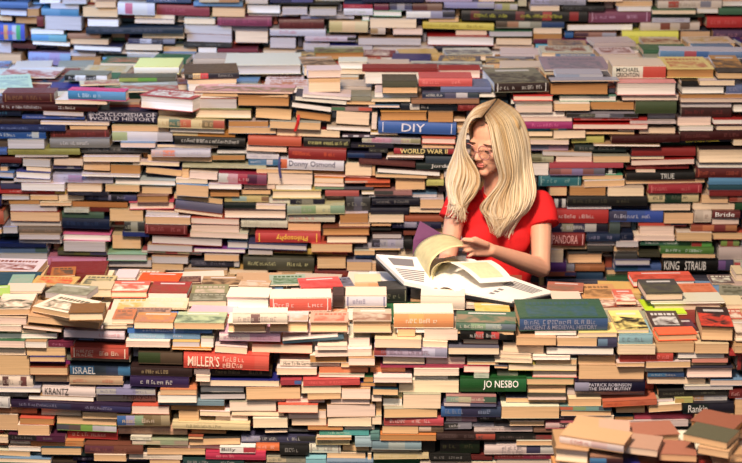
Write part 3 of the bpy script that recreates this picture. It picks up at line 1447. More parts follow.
# ------------------------------------------------------------ placing the books on the faces
for i, b in enumerate(face_books):
    Y = WALLY[b['pile']]
    um = (b['u0'] + b['u1']) / 2
    p0 = at_y(b['u0'], b['v1'], Y); p1 = at_y(b['u1'], b['v1'] + b['s'], Y)
    q0 = at_y(b['u0'], b['v0'], Y)
    b['X0'], b['X1'] = p0.x, p1.x
    b['Z0'] = p0.z; b['Z1'] = q0.z            # at the left end
    b['sl'] = (p1.z - p0.z) / max(1e-4, (p1.x - p0.x))
    b['area'] = (b['u1'] - b['u0']) * (b['v1'] - b['v0'])


def zat(b, x, k):
    return b[k] + b['sl'] * (x - b['X0'])


for it in range(6):
    for wl in 'FMW':
        bs = [b for b in face_books if b['pile'] == wl]
        for i in range(len(bs)):
            a = bs[i]
            for j in range(i + 1, len(bs)):
                c = bs[j]
                xa = max(a['X0'], c['X0']); xb = min(a['X1'], c['X1'])
                if xb - xa <= 0.0004:
                    continue
                # overlap of the two slanted strips, tested at both ends of the shared stretch
                o_ = []
                for x in (xa, (xa + xb) / 2, xb):
                    o_.append(min(zat(a, x, 'Z1'), zat(c, x, 'Z1')) - max(zat(a, x, 'Z0'), zat(c, x, 'Z0')))
                dz = max(o_)
                if dz <= 0.0003:
                    continue
                dx = xb - xa
                xm = (xa + xb) / 2
                if dx < dz * 1.3 or dx < 0.012:
                    mid = xm
                    L_, R_ = (a, c) if (a['X0'] + a['X1']) < (c['X0'] + c['X1']) else (c, a)
                    L_['X1'] = mid - 0.0003
                    s_ = R_['sl'] * (mid + 0.0003 - R_['X0']); R_['X0'] = mid + 0.0003; R_['Z0'] += s_; R_['Z1'] += s_
                else:
                    ca = zat(a, xm, 'Z0') + zat(a, xm, 'Z1'); cc = zat(c, xm, 'Z0') + zat(c, xm, 'Z1')
                    up, lo = (a, c) if ca > cc else (c, a)
                    hu = up['Z1'] - up['Z0']; hl = lo['Z1'] - lo['Z0']
                    cut = dz / 2 + 0.0002
                    if hu - cut < 0.009:
                        lo['Z1'] -= 2 * cut
                    elif hl - cut < 0.009:
                        up['Z0'] += 2 * cut
                    else:
                        up['Z0'] += cut; lo['Z1'] -= cut
face_books = [b for b in face_books if b['X1'] - b['X0'] > 0.012 and b['Z1'] - b['Z0'] > 0.005]
# let books settle: close hairline gaps to whatever lies under them
for wl in 'FMW':
    bs = [b for b in face_books if b['pile'] == wl]
    for a in bs:
        best = 1.0
        for c in bs:
            if c is a:
                continue
            xa = max(a['X0'], c['X0']); xb = min(a['X1'], c['X1'])
            if xb - xa < 0.01:
                continue
            g = min(zat(a, x, 'Z0') - zat(c, x, 'Z1') for x in (xa, (xa + xb) / 2, xb))
            if g > -0.002:
                best = min(best, max(0, g))
        if 0 < best < 0.008:
            a['Z0'] -= best - 0.0002

for b in face_books:
    Y = WALLY[b['pile']]
    w = b['X1'] - b['X0']; h = (b['Z1'] - b['Z0'])
    ang = math.atan(b['sl'])
    b['w'] = w / math.cos(ang) - (h * abs(math.sin(ang)) if abs(ang) > 0.03 else 0.0004); b['h'] = h * math.cos(ang) - 0.0002
    b['d'] = random.uniform(0.125, 0.165)
    jy = max(-0.022, min(0.022, random.gauss(0, 0.011)))
    if b['area'] > 600:
        jy -= 0.006
    b['loc'] = Vector(((b['X0'] + b['X1']) / 2, Y + jy, (b['Z0'] + zat(b, b['X1'], 'Z0')) / 2))
    yw = random.gauss(0, 0.012) if b['K'] == 'P' else random.gauss(0, 0.006)
    b['w'] -= abs(yw) * 0.10
    b['rot'] = (0, -ang, yw)

# ------------------------------------------------------------ placing the books that lie on top of the piles
placed = []


def footprint(b, z, shrink=0.0):
    p0 = at_z(b['u0'], b['v0'], z); p1 = at_z(b['u1'], b['v1'], z)
    return p0, p1


def rect(p, ax, w, d, s=0.004):
    n = Vector((-ax.y, ax.x))
    c = Vector((p.x, p.y))
    a = ax * (w / 2 - s)
    return [c - a + n * s, c + a + n * s, c + a + n * (d - s), c - a + n * (d - s)]


def sat(A, B):
    for P, Q in ((A, B), (B, A)):
        for i in range(4):
            e = P[(i + 1) % 4] - P[i]
            ax = Vector((-e.y, e.x)).normalized()
            a = [ax.dot(v) for v in P]; b = [ax.dot(v) for v in Q]
            if max(a) < min(b) + 0.001 or max(b) < min(a) + 0.001:
                return False
    return True


def solve_top(b, z, dpk):
    pile = b['pile']
    Yf = {'M': WALLY['M'], 'T': WALLY['W'], 'N': 3.9}[pile]
    p0, p1 = at_z(b['u0'], b['v0'], z), at_z(b['u1'], b['v1'], z)
    mid = (p0 + p1) / 2
    if mid.y < Yf - 0.02:     # hangs over the face: set at the face and let the height follow
        um, vm = (b['u0'] + b['u1']) / 2, (b['v0'] + b['v1']) / 2
        mid = at_y(um, vm, Yf - 0.02)
        z = mid.z
        p0, p1 = at_z(b['u0'], b['v0'], z), at_z(b['u1'], b['v1'], z)
    e = p1 - p0
    w = math.hypot(e.x, e.y)
    ang = max(-0.7, min(0.7, math.atan2(e.y, e.x)))
    w = min(w, math.hypot(e.x, w * math.sin(abs(ang)) + 0.0001))
    ax = Vector((math.cos(ang), math.sin(ang)))
    um, vm = (b['u0'] + b['u1']) / 2, (b['v0'] + b['v1']) / 2
    mid = at_z(um, vm, z)
    top = at_y(um, vm - b['th'], mid.y)
    h = max(0.004, top.z - z)
    back = at_z(um, vm - b['th'] - b['dp'] * 1.2, z + h)
    d = max(0.10, min(0.30, back.y - mid.y)) * dpk
    return mid, ax, ang, w, d, h


def fits(b, mid, ax, w, d, h):
    hit = None
    for q in placed:
        if q['pile'] != b['pile']:
            continue
        if mid.z + h < q['loc'].z + 0.0015 or mid.z > q['loc'].z + q['h'] - 0.0015:
            continue
        if sat(rect(mid, ax, w, d), q['rect']):
            if hit is None or q['loc'].z + q['h'] > hit:
                hit = q['loc'].z + q['h']
    return hit


def face_top(wl, x0, x1):
    m_ = -1
    for q in face_books:
        if q['pile'] == wl and q['X0'] < x1 - 0.01 and q['X1'] > x0 + 0.01:
            m_ = max(m_, zat(q, max(x0, q['X0']), 'Z1'), zat(q, min(x1, q['X1']), 'Z1'))
    return m_


for b in sorted(top_books, key=lambda q: (q['lift'] > 0, ((q['v0'] + q['v1']) / 2) * (-1 if q['pile'] == 'N' else 1))):
    um = (b['u0'] + b['u1']) / 2
    base = surf_z(b['pile'], um)
    base += b['lift'] / 330.0
    if b['pile'] in 'MT':
        wl = 'M' if b['pile'] == 'M' else 'W'
        pm = at_z(um, (b['v0'] + b['v1']) / 2, base)
        if pm.y < WALLY[wl] + 0.13:
            ww = (b['u1'] - b['u0']) / (260 if wl == 'M' else 330) / 2
            ft = face_top(wl, pm.x - ww, pm.x + ww)
            if 0 < ft - base < 0.07:
                base = ft + 0.001
    done = False
    best = None
    z = base
    for trial in range(7):
        for k in (1.0, 0.85, 0.7):
            mid, ax, ang, w, d, h = solve_top(b, z, k)
            hit = fits(b, mid, ax, w, d, h)
            if hit is None:
                done = True
                break
        if done:
            break
        if hit - base > 0.065:
            break
        z = hit + 0.001
    if not done:
        mid, ax, ang, w, d, h = solve_top(b, base, 0.6)
        # last resort: slide in depth between neighbours
        for k in range(12):
            if fits(b, mid, ax, w, d, h) is None:
                break
            mid.y -= 0.012; mid.z += 0.0035
        b['forced'] = True
    b.update(w=w - 0.001, d=d, h=h, loc=mid.copy(), rot=(0, 0, ang), rect=rect(mid, ax, w, d), ax=ax, base=base)
    b['area'] = (b['u1'] - b['u0']) * (b['th'] + b['dp'] * 0.8)
    placed.append(b)
N_FORCED = sum(1 for b in top_books if b.get('forced'))
print('forced', N_FORCED, 'face', len(face_books), 'top', len(top_books))

# ------------------------------------------------------------ which books are built one by one, which as one mass
ALLB = face_books + top_books
ALLB.sort(key=lambda b: -b['area'] * (1.6 if b['desc'] else 1.0))
LIMIT = 300
SINGLES, REST = ALLB[:LIMIT], ALLB[LIMIT:]
sing = set(id(b) for b in SINGLES)

PILE_NAME = {'F': 'in the rear wall', 'M': 'in the middle wall', 'W': 'in the front wall'}
TOP_NAME = {'M': 'lying atop the middle wall', 'T': 'lying on the front pile', 'N': 'on the nearest pile'}
GROUP = {'F': 'books in the rear wall', 'M': 'books in the middle wall behind the reader', 'W': 'books in the front wall'}
TGROUP = {'M': 'books lying on top of the middle wall', 'T': 'books lying on top of the front wall', 'N': 'books on the nearest pile'}
ORD = ['', 'just', 'second', 'third', 'fourth', 'fifth', 'sixth', 'seventh', 'eighth']


def colname(hexs):
    if len(hexs) != 3:
        print("BAD", hexs); hexs = "888"
    import colorsys
    r, g, b = (int(ch, 16) / 15 for ch in hexs)
    h, s, v = colorsys.rgb_to_hsv(r, g, b)
    h *= 360
    if s < 0.14:
        return 'black' if v < 0.22 else ('dark grey' if v < 0.42 else ('grey' if v < 0.72 else 'white'))
    if v < 0.2:
        return 'black'
    if h < 14 or h >= 345:
        return 'dark red' if v < 0.65 else ('red' if s > 0.55 else 'pink')
    if h < 40:
        return 'brown' if v < 0.6 else ('orange' if s > 0.5 else 'tan')
    if h < 68:
        return 'olive' if v < 0.55 else ('yellow' if s > 0.45 else 'cream')
    if h < 165:
        return 'dark green' if v < 0.45 else 'green'
    if h < 195:
        return 'teal'
    if h < 250:
        return 'navy' if v < 0.42 else ('blue' if s > 0.35 else 'pale blue')
    if h < 300:
        return 'purple'
    return 'magenta' if s > 0.5 else 'mauve'


def size_word(b):
    px = b['v1'] - b['v0'] if not b['T'] else b['th']
    return 'thin ' if px < 6.5 else ('thick ' if px > 11 else '')


def short(b):
    sw = size_word(b)
    if b['T']:
        ci = 1 if b['K'] == 'S' else 0
        if len(b['x']) > ci:
            return sw + colname(b['x'][ci]) + '-covered book'
        return sw + 'book'
    if b['K'] == 'P':
        return sw + PAGEW[b['c']] + ' page-out book'
    segs = b['c'].split(',')
    names = []
    for q in segs:
        n_ = colname(q)
        if n_ not in names:
            names.append(n_)
    nm = names[0] if len(names) == 1 else (names[0] + ' and ' + names[1] if len(names) == 2 else 'multicoloured')
    return sw + nm + ' spine'


marks = [b for b in SINGLES if b['desc']]
used = set()
for b in marks:
    pl = TOP_NAME[b['pile']] if b['T'] else PILE_NAME[b['pile']]
    lb = b['desc'] + ', ' + pl
    if len(lb.split()) > 16:
        lb = b['desc']
    b['label'] = lb
    used.add(lb)


def centre(b):
    return ((b['u0'] + b['u1']) / 2, (b['v0'] + b['v1']) / 2 - (b['th'] / 2 if b['T'] else 0))


cands = {}
for L in marks:
    if L['T']:
        continue
    same = [b for b in face_books if b['pile'] == L['pile']]
    for where, fx in (('', 0.5), ('left end of ', 0.1), ('right end of ', 0.9)):
        x = L['X0'] + (L['X1'] - L['X0']) * fx
        col_ = sorted([b for b in same if b['X0'] + 0.004 < x < b['X1'] - 0.004], key=lambda b: zat(b, x, 'Z0'))
        k = col_.index(L) if L in col_ else -1
        if k < 0:
            continue
        for j, b in enumerate(col_):
            n = abs(j - k)
            if 0 < n <= 8 and not b['desc']:
                wd = ('just ' if n == 1 else ORD[n] + ' ') + ('above ' if j > k else 'below ') + where
                cands.setdefault(id(b), []).append((n + (0.5 if where else 0), wd, L))
    z = None
    xm = (L['X0'] + L['X1']) / 2
    row = []
    for b in same:
        xx = (b['X0'] + b['X1']) / 2
        zL = zat(L, max(L['X0'], min(L['X1'], xx)), 'Z0') + L['h'] / 2
        if zat(b, xx, 'Z0') < zL < zat(b, xx, 'Z1'):
            row.append(b)
    if L not in row:
        row.append(L)
    row.sort(key=lambda b: b['X0'] + b['X1'])
    k = row.index(L)
    for j, b in enumerate(row):
        n = abs(j - k)
        if 0 < n <= 5 and not b['desc']:
            wd = ('just ' if n == 1 else ORD[n] + ' ') + ('right of ' if j > k else 'left of ')
            cands.setdefault(id(b), []).append((n + 0.2, wd, L))
for pile in 'MTN':
    tops = [b for b in top_books if b['pile'] == pile]
    for L in [m for m in marks if m['T'] and m['pile'] == pile]:
        cl = centre(L)
        dirs = {'left of ': [], 'right of ': [], 'behind ': [], 'in front of ': []}
        for b in tops:
            if b is L:
                continue
            c = centre(b)
            dx, dy = c[0] - cl[0], c[1] - cl[1]
            key = ('right of ' if dx > 0 else 'left of ') if abs(dx) > 2.2 * abs(dy) else ('in front of ' if dy > 0 else 'behind ')
            dirs[key].append((math.hypot(dx, dy * 2), b))
        for key, lst in dirs.items():
            lst.sort(key=lambda q: q[0])
            for n, (dd, b) in enumerate(lst[:6]):
                if not b['desc']:
                    wd = ('just ' if n == 0 else ORD[n + 1] + ' ') + key
                    cands.setdefault(id(b), []).append((n + 1 + dd / 60.0, wd, L))
UNL = []
for b in SINGLES:
    if b['desc']:
        continue
    ok = False
    for n, wd, L in sorted(cands.get(id(b), []), key=lambda q: q[0]):
        lb = short(b) + ', ' + wd + 'the ' + L['desc']
        if len(lb.split()) > 16:
            lb = short(b) + ', ' + wd + L['desc']
        if len(lb.split()) > 16 or lb in used:
            continue
        b['label'] = lb; used.add(lb); ok = True
        break
    if not ok:
        UNL.append(b)
for b in UNL:      # no landmark near: place in the picture
    u, v = centre(b)
    hz = ['leftmost part', 'left part', 'centre', 'right part', 'rightmost part'][int(max(0, min(4, u / 148.5)))]
    same = [q for q in (top_books if b['T'] else face_books) if q['pile'] == b['pile'] and q['K'] == b['K'] and short(q) == short(b)]
    same.sort(key=lambda q: centre(q)[0])
    k = same.index(b)
    pl = TOP_NAME[b['pile']] if b['T'] else PILE_NAME[b['pile']]
    if k <= 7:
        lb = '%s, %s from the left of its kind %s' % (short(b), ['first', 'second', 'third', 'fourth', 'fifth', 'sixth', 'seventh', 'eighth'][k], pl)
    else:
        m_ = len(same) - 1 - k
        lb = '%s, %s from the right of its kind %s' % (short(b), (['first', 'second', 'third', 'fourth', 'fifth', 'sixth', 'seventh', 'eighth', 'ninth', 'tenth', 'eleventh', 'twelfth'] + ['further'] * 90)[m_], pl)
    b['label'] = lb
print('landmarks', len(marks), 'unplaced labels', len(UNL))

# ------------------------------------------------------------ building the single books
for b in SINGLES:
    cover, block, let, pic = book_parts(b, b['w'], b['d'], b['h'])
    root = bpy.data.objects.new('book', None)
    root.empty_display_size = 0.02
    sc.collection.objects.link(root)
    root.location = b['loc']; root.rotation_euler = b['rot']
    tag(root, b['label'], 'book', TGROUP[b['pile']] if b['T'] else GROUP[b['pile']])
    co = cover.build('cover', [M_COVER], root)
    if block.f:
        block.build('page_block', [M_PAGE], root)
    for q in (let or []):
        q.build('lettering', [M_COVER], co)
    if pic:
        pic.build('cover_picture', [M_COVER], co)

# ------------------------------------------------------------ the rest of the books: one mass
mass = MB()


def book_into_mass(b):
    cover, block, let, pic = book_parts(b, b['w'], b['d'], b['h'])
    M = Matrix.Translation(b['loc']) @ (Matrix.Rotation(b['rot'][2], 4, 'Z') @ Matrix.Rotation(b['rot'][1], 4, 'Y'))
    for q, mi in [(cover, 0), (block, 1), (pic, 0)] + [(l_, 0) for l_ in (let or [])]:
        if q:
            q.m = [mi] * len(q.f)
            mass.add(q, M)


for b in REST:
    book_into_mass(b)


def simple_book(x0, x1, y0, y1, z0, z1):
    """a plain book of the mass, pages or spine towards the front"""
    w_, h_ = x1 - x0, z1 - z0
    K = 'P' if random.random() < 0.62 else 'S'
    b = dict(T=False, K=K, c=random.choice('wcctttbgp') if K == 'P' else random.choice(PALETTE), x=[], texts=[])
    b.update(w=w_ - 0.001, h=h_ - 0.0004, d=y1 - y0, loc=Vector(((x0 + x1) / 2, y0, z0)), rot=(0, 0, 0))
    book_into_mass(b)


def quick_box(x0, x1, y0, y1, z0, z1, kp=0.6):
    K = random.random() / kp * 0.6
    c = jit(PAGES[random.choice('wcctttbgp')]) if K < 0.6 else jit(hx(random.choice(PALETTE)))
    mass.box(x0, x1, y0, y1, z0, z1, c, c, 1 if K < 0.6 else 0)


CELL = 0.01
TOPH = {'F': 2.25, 'M': 1.5, 'W': 1.07}
VIS = {'F': (1.44, 1.80), 'M': (0.80, 1.55), 'W': (0.64, 1.10)}
for wl in 'FMW':
    Y = WALLY[wl]
    XH = {'F': 2.6, 'M': 2.4, 'W': 2.0}[wl]
    nx, nz = int(2 * XH / CELL), int(2.4 / CELL)
    occ = [[0] * nx for _ in range(nz)]

    def surf(x, wl=wl, Y=Y):
        if wl == 'F':
            return 2.25
        u = to_px((x, Y, TOPH[wl]))[0]
        return surf_z('M' if wl == 'M' else 'T', u)
    for b in face_books:
        if b['pile'] != wl:
            continue
        for ix in range(max(0, int((b['X0'] + XH) / CELL)), min(nx - 1, int((b['X1'] + XH) / CELL)) + 1):
            x = -XH + (ix + 0.5) * CELL
            z0 = zat(b, x, 'Z0'); z1 = zat(b, x, 'Z1')
            for iz in range(max(0, int(z0 / CELL)), min(nz - 1, int((z1 - 0.0005) / CELL)) + 1):
                occ[iz][ix] = 1
    for ix in range(nx):
        x = -XH + (ix + 0.5) * CELL
        s_ = surf(x) - 0.02
        for iz in range(nz):
            if (iz + 1) * CELL > s_:
                occ[iz][ix] = 1
    # top books that hang over the face
    for b in top_books:
        if (wl == 'M' and b['pile'] == 'M') or (wl == 'W' and b['pile'] == 'T'):
            if b['loc'].y < Y + 0.17:
                for ix in range(max(0, int((b['loc'].x - b['w'] / 2 + XH) / CELL)), min(nx - 1, int((b['loc'].x + b['w'] / 2 + XH) / CELL)) + 1):
                    for iz in range(max(0, int((b['loc'].z) / CELL)), min(nz - 1, int((b['loc'].z + b['h']) / CELL)) + 1):
                        occ[iz][ix] = 1
    fw = 371.0 / FPX * (Y / CT * 1.03)
    for iz in range(nz):
        ix = 0
        row = occ[iz]
        while ix < nx:
            if row[ix]:
                ix += 1
                continue
            tgt = random.randint(13, 25)
            e = ix
            while e < nx and not row[e] and e - ix < tgt:
                e += 1
            th_ = random.randint(2, 5)
            h_ = 1
            while h_ < th_ and iz + h_ < nz and not any(occ[iz + h_][ix:e]):
                h_ += 1
            for q in range(h_):
                for p in range(ix, e):
                    occ[iz + q][p] = 1
            x0, x1 = -XH + ix * CELL, -XH + e * CELL
            z0, z1 = iz * CELL, (iz + h_) * CELL
            inside = abs((x0 + x1) / 2) < fw and VIS[wl][0] < z0 < VIS[wl][1]
            rec = random.uniform(0.045, 0.085) if inside else random.uniform(-0.008, 0.012)
            big = (e - ix) >= 9 and h_ >= 2
            if inside and big and (x1 - x0) > 0.1 and h_ >= 2:
                rec = random.uniform(0.018, 0.045)
            if e - ix >= 2:
                if big:
                    simple_book(x0, x1, Y + rec, Y + 0.155, z0, z1)
                else:
                    quick_box(x0 + 0.001, x1 - 0.001, Y + rec + 0.02, Y + 0.155, z0, z1 - 0.0005, 0.3)  # shade of the gaps put into colour: few pale pages among these
            ix = e
    # second row of books behind, seen only through the gaps, coloured darker for their shade
    z = 0.0
    while z < 2.25:
        h_ = random.uniform(0.03, 0.05)
        x = -XH
        while x < XH:
            w_ = random.uniform(0.17, 0.27)
            if z + h_ < surf(min(x + w_ / 2, XH)) - 0.045 and z + h_ < (2.2):
                quick_box(x, min(XH, x + w_ - 0.002), Y + 0.198, Y + 0.34, z, z + h_ - 0.001, 0.3)
            x += w_
        z += h_

# books that make up the upper surface of each pile, under the ones lying loose
for pile, y0, y1, XH in (('M', 6.9, 7.9, 2.4), ('T', 5.4, 6.06, 2.0)):
    y = y0 + 0.19
    while y < y1 - 0.1:
        dd = random.uniform(0.15, 0.17)
        x = -XH
        while x < XH:
            w_ = random.uniform(0.18, 0.25)
            u = to_px((x + w_ / 2, y0, 1.5 if pile == 'M' else 1.07))[0]
            zs = min(surf_z(pile, u - 25), surf_z(pile, u + 25), surf_z(pile, u)) - 0.003
            c1, c2 = hx(random.choice(PALETTE + ['ca8', 'dcb', 'dc9', 'cb9', 'a86'])), hx(random.choice(['dcb', '843', '556', 'b75', 'ca6']))
            hh = random.uniform(0.018, 0.032)
            dz = random.uniform(-0.008, 0.004) if pile == 'T' else random.uniform(-0.012, 0.012)
            ya = random.uniform(-0.13, 0.13)
            Mt = Matrix.Translation((x + w_ / 2, y, zs + dz - hh)) @ Matrix.Rotation(ya, 4, 'Z')
            fr = rect(Vector((x + w_ / 2, y, 0)), Vector((math.cos(ya), math.sin(ya))), w_ - 0.03, dd - 0.015)
            clash = any(q['pile'] == pile and q['loc'].z < zs + dz and q['loc'].z + q['h'] > zs - hh and sat(q['rect'], fr) for q in top_books)
            if not clash:
                bb = dict(T=True, K='P' if random.random() < 0.6 else 'S', c=random.choice('wcct'), x=[], texts=[])
                cv = random.choice(LIGHTS + PALETTE)
                bb['x'] = [cv, random.choice(['dcb', '843', '556', 'b75', 'ca6'])] if bb['K'] == 'P' else ['-', cv]
                if bb['K'] == 'S':
                    bb['c'] = cv
                bb.update(w=w_ - 0.03, h=hh, d=dd - 0.015, loc=Vector((x + w_ / 2, y, zs + dz - hh)), rot=(0, 0, ya))
                book_into_mass(bb)
            lo_ = zs - hh - 0.012 if not clash else min([q['loc'].z for q in top_books if q['pile'] == pile and sat(q['rect'], fr)] + [zs - hh - 0.012]) - 0.002
            quick_box(x + 0.002, x + w_ - 0.003, y + 0.002, y + dd - 0.003, lo_ - 0.04, lo_)
            x += w_
        y += dd
# books that carry the loose ones where these lie higher than the surface
for b in top_books:
    if b['pile'] == 'N':
        continue
    zt = b['loc'].z - 0.0008
    um = to_px(b['loc'])[0]
    zs = surf_z(b['pile'], um) - 0.002
    carried = any(q is not b and q['pile'] == b['pile'] and abs(q['loc'].z + q['h'] - b['loc'].z) < 0.004 and sat(q['rect'], b['rect']) for q in top_books)
    if zt - zs > 0.008 and not carried and b['loc'].y > 0:
        M = Matrix.Translation(b['loc']) @ Matrix.Rotation(b['rot'][2], 4, 'Z')
        z = zs
        while z < zt - 0.006:
            hh = min(random.uniform(0.02, 0.04), zt - z)
            if zt - z - hh < 0.006:
                hh = zt - z
            f = random.uniform(0.86, 0.94)
            c = jit(PAGES[random.choice('wcctt')])
            mass.box(-b['w'] / 2 * f, b['w'] / 2 * f, 0.008, b['d'] * 0.95, z - b['loc'].z, z + hh - 0.0006 - b['loc'].z, c, c, 1, M)
            z += hh

# the nearest pile at the lower right
z = 0.0
while z < NZ - 0.03:
    hh = random.uniform(0.03, 0.045)
    if z + hh > NZ - 0.03:
        hh = NZ - 0.004 - z
    for r_ in range(4):
        yy = 4.02 + r_ * 0.165
        x = 0.50 + random.uniform(0, 0.02)
        while x < 1.5:
            w_ = random.uniform(0.18, 0.25)
            quick_box(x, x + w_ - 0.003, yy, yy + 0.162, z, z + hh - 0.001 - (random.uniform(0, 0.012) if z + hh > NZ - 0.01 else 0), 0.99 if z + hh < NZ - 0.01 else 0.1)
            x += w_
    z += hh
mo = mass.build('books', [M_COVER, M_PAGE])
tag(mo, 'mass of further books packed between and behind the larger ones', 'books', None, 'stuff')

# ------------------------------------------------------------ ribbons hanging from books
def ribbon(name, pts, wd, col, label):
    mb = MB()
    c = col
    for a, b_ in zip(pts, pts[1:]):
        d_ = Vector((wd / 2, 0, 0)); t_ = Vector((0, 0.0006, 0))
        mb.face([a - d_, a + d_, b_ + d_, b_ - d_], c)
        mb.face([a - d_ + t_, b_ - d_ + t_, b_ + d_ + t_, a + d_ + t_], c)
    o = mb.build(name, [M_COVER])
    tag(o, label, 'bookmark')
    return o


ribbon('ribbon_bookmark', [at_y(248 + 302 * SC, 77 + 225 * SC, 6.868), at_y(248 + 300 * SC, 77 + 260 * SC, 6.864), at_y(248 + 292 * SC, 77 + 290 * SC, 6.866), at_y(248 + 280 * SC, 77 + 325 * SC, 6.867)],
       0.011, hx('b22'), 'red ribbon bookmark hanging down over cream pages in the middle wall')
ribbon('ribbon_bookmark', [at_y(248 + 190 * SC, 154 + 20 * SC, 6.866), at_y(248 + 186 * SC, 154 + 60 * SC, 6.862), at_y(248 + 188 * SC, 154 + 100 * SC, 6.863), at_y(248 + 197 * SC, 154 + 143 * SC, 6.866)],
       0.009, hx('447'), 'blue ribbon bookmark hanging in front of a blue picture spine')

# ------------------------------------------------------------ the reader
def capsule(mb, p, q, r1, r2, n=14, k=5, c=(0.5, 0.5, 0.5), flat=False):
    p, q = Vector(p), Vector(q)
    ax = q - p
    L = ax.length
    ax = ax.normalized() if L > 1e-6 else Vector((0, 0, 1))
    a = ax.orthogonal().normalized(); b = ax.cross(a)
    rings = []
    for i in range(k + 1):
        t = math.pi / 2 * i / k
        rings.append((p - ax * r1 * math.cos(t), r1 * math.sin(t)))
    for i in range(k + 1):
        t = math.pi / 2 * i / k
        rings.append((q + ax * (0.0005 * i if flat else r2 * math.sin(t)), r2 * math.cos(t)))
    base = len(mb.v)
    for cpt, r in rings:
        r = max(r, 1e-4)
        for j in range(n):
            th = 2 * math.pi * j / n
            o = a * math.cos(th) * r + b * math.sin(th) * r
            mb.v.append(tuple(cpt + o))
    m = len(rings)
    for i in range(m - 1):
        for j in range(n):
            j2 = (j + 1) % n
            mb.f.append((base + i * n + j, base + i * n + j2, base + (i + 1) * n + j2, base + (i + 1) * n + j)); mb.c.append(c); mb.c2.append(c); mb.m.append(0)
    mb.f.append(tuple(base + j for j in range(n))[::-1]); mb.c.append(c); mb.c2.append(c); mb.m.append(0)
    mb.f.append(tuple(base + (m - 1) * n + j for j in range(n))); mb.c.append(c); mb.c2.append(c); mb.m.append(0)


def ellip(mb, cpt, ax, rad, n=20, k=14, c=(0.5, 0.5, 0.5)):
    """ellipsoid; ax = three unit vectors"""
    base = len(mb.v)
    cpt = Vector(cpt)
    for i in range(k + 1):
        t = math.pi * i / k
        s_ = max(math.sin(t), 1e-3)
        for j in range(n):
            th = 2 * math.pi * j / n
            mb.v.append(tuple(cpt + ax[0] * rad[0] * s_ * math.cos(th) + ax[1] * rad[1] * s_ * math.sin(th) + ax[2] * rad[2] * math.cos(t)))
    for i in range(k):
        for j in range(n):
            j2 = (j + 1) % n
            mb.f.append((base + i * n + j, base + (i + 1) * n + j, base + (i + 1) * n + j2, base + i * n + j2)); mb.c.append(c); mb.c2.append(c); mb.m.append(0)
    mb.f.append(tuple(base + j for j in range(n))); mb.c.append(c); mb.c2.append(c); mb.m.append(0)
    mb.f.append(tuple(base + k * n + j for j in range(n))[::-1]); mb.c.append(c); mb.c2.append(c); mb.m.append(0)


def remeshed(mb, name, voxel, smooth_it, mat, parent, displace=None):
    me = bpy.data.meshes.new('tmp'); me.from_pydata(mb.v, [], mb.f); me.update()
    o = bpy.data.objects.new('tmp', me); sc.collection.objects.link(o)
    rm = o.modifiers.new('r', 'REMESH'); rm.mode = 'VOXEL'; rm.voxel_size = voxel; rm.use_smooth_shade = True
    if smooth_it:
        s_ = o.modifiers.new('s', 'SMOOTH'); s_.factor = 0.5; s_.iterations = smooth_it
    dg = bpy.context.evaluated_depsgraph_get()
    out = bpy.data.meshes.new_from_object(o.evaluated_get(dg))
    bpy.data.objects.remove(o); bpy.data.meshes.remove(me)
    if displace:
        for v in out.vertices:
            v.co = displace(Vector(v.co))
    out.materials.clear(); out.materials.append(mat)
    out.name = name
    out.polygons.foreach_set('use_smooth', [True] * len(out.polygons))
    return link_mesh(name, out, parent)


X3 = (Vector((1, 0, 0)), Vector((0, 1, 0)), Vector((0, 0, 1)))
person = bpy.data.objects.new('person', None)
sc.collection.objects.link(person)
tag(person, 'long-haired blonde person in red T-shirt and glasses, reading the big open book', 'person')
PX = at_y(497, 200, 6.45).x
person.location = (0, 0, 0)

M_SKIN = flat_mat('skin', C8(226, 172, 146), 0.5, 0.35, noise=30, lo=0.93, hi=1.07)
M_SKIN.node_tree.nodes['Principled BSDF'].inputs['Subsurface Weight'].default_value = 0.08
M_SKIN.node_tree.nodes['Principled BSDF'].inputs['Subsurface Radius'].default_value = (0.02, 0.008, 0.004)
M_SHIRT = flat_mat('red_jersey', C8(214, 44, 48), 0.95, 0.05, noise=90, lo=0.93, hi=1.07)
M_JEANS = flat_mat('denim', C8(48, 62, 92), 0.85, 0.15, noise=120)
M_SHOE = flat_mat('shoe_leather', C8(70, 60, 55), 0.6, 0.3)
M_LIP = flat_mat('lips', C8(204, 116, 106), 0.4, 0.4)
M_DARK = flat_mat('lashes', C8(92, 62, 50), 0.6, 0.2)
M_RIM = flat_mat('glasses_rim', C8(176, 120, 116), 0.25, 0.6)

Hc = at_y(492.5, 140, 6.39)
yaw, pit = R(39), R(11)
f = Vector((-math.sin(yaw) * math.cos(pit), -math.cos(yaw) * math.cos(pit), -math.sin(pit)))
s = f.cross(Vector((0, 0, 1))).normalized() * -1
up = f.cross(s).normalized()
if up.z < 0:
    up = -up
AX = (s, f, up)


def hl(a, b, c):
    return Hc + s * a + f * b + up * c


body = MB()
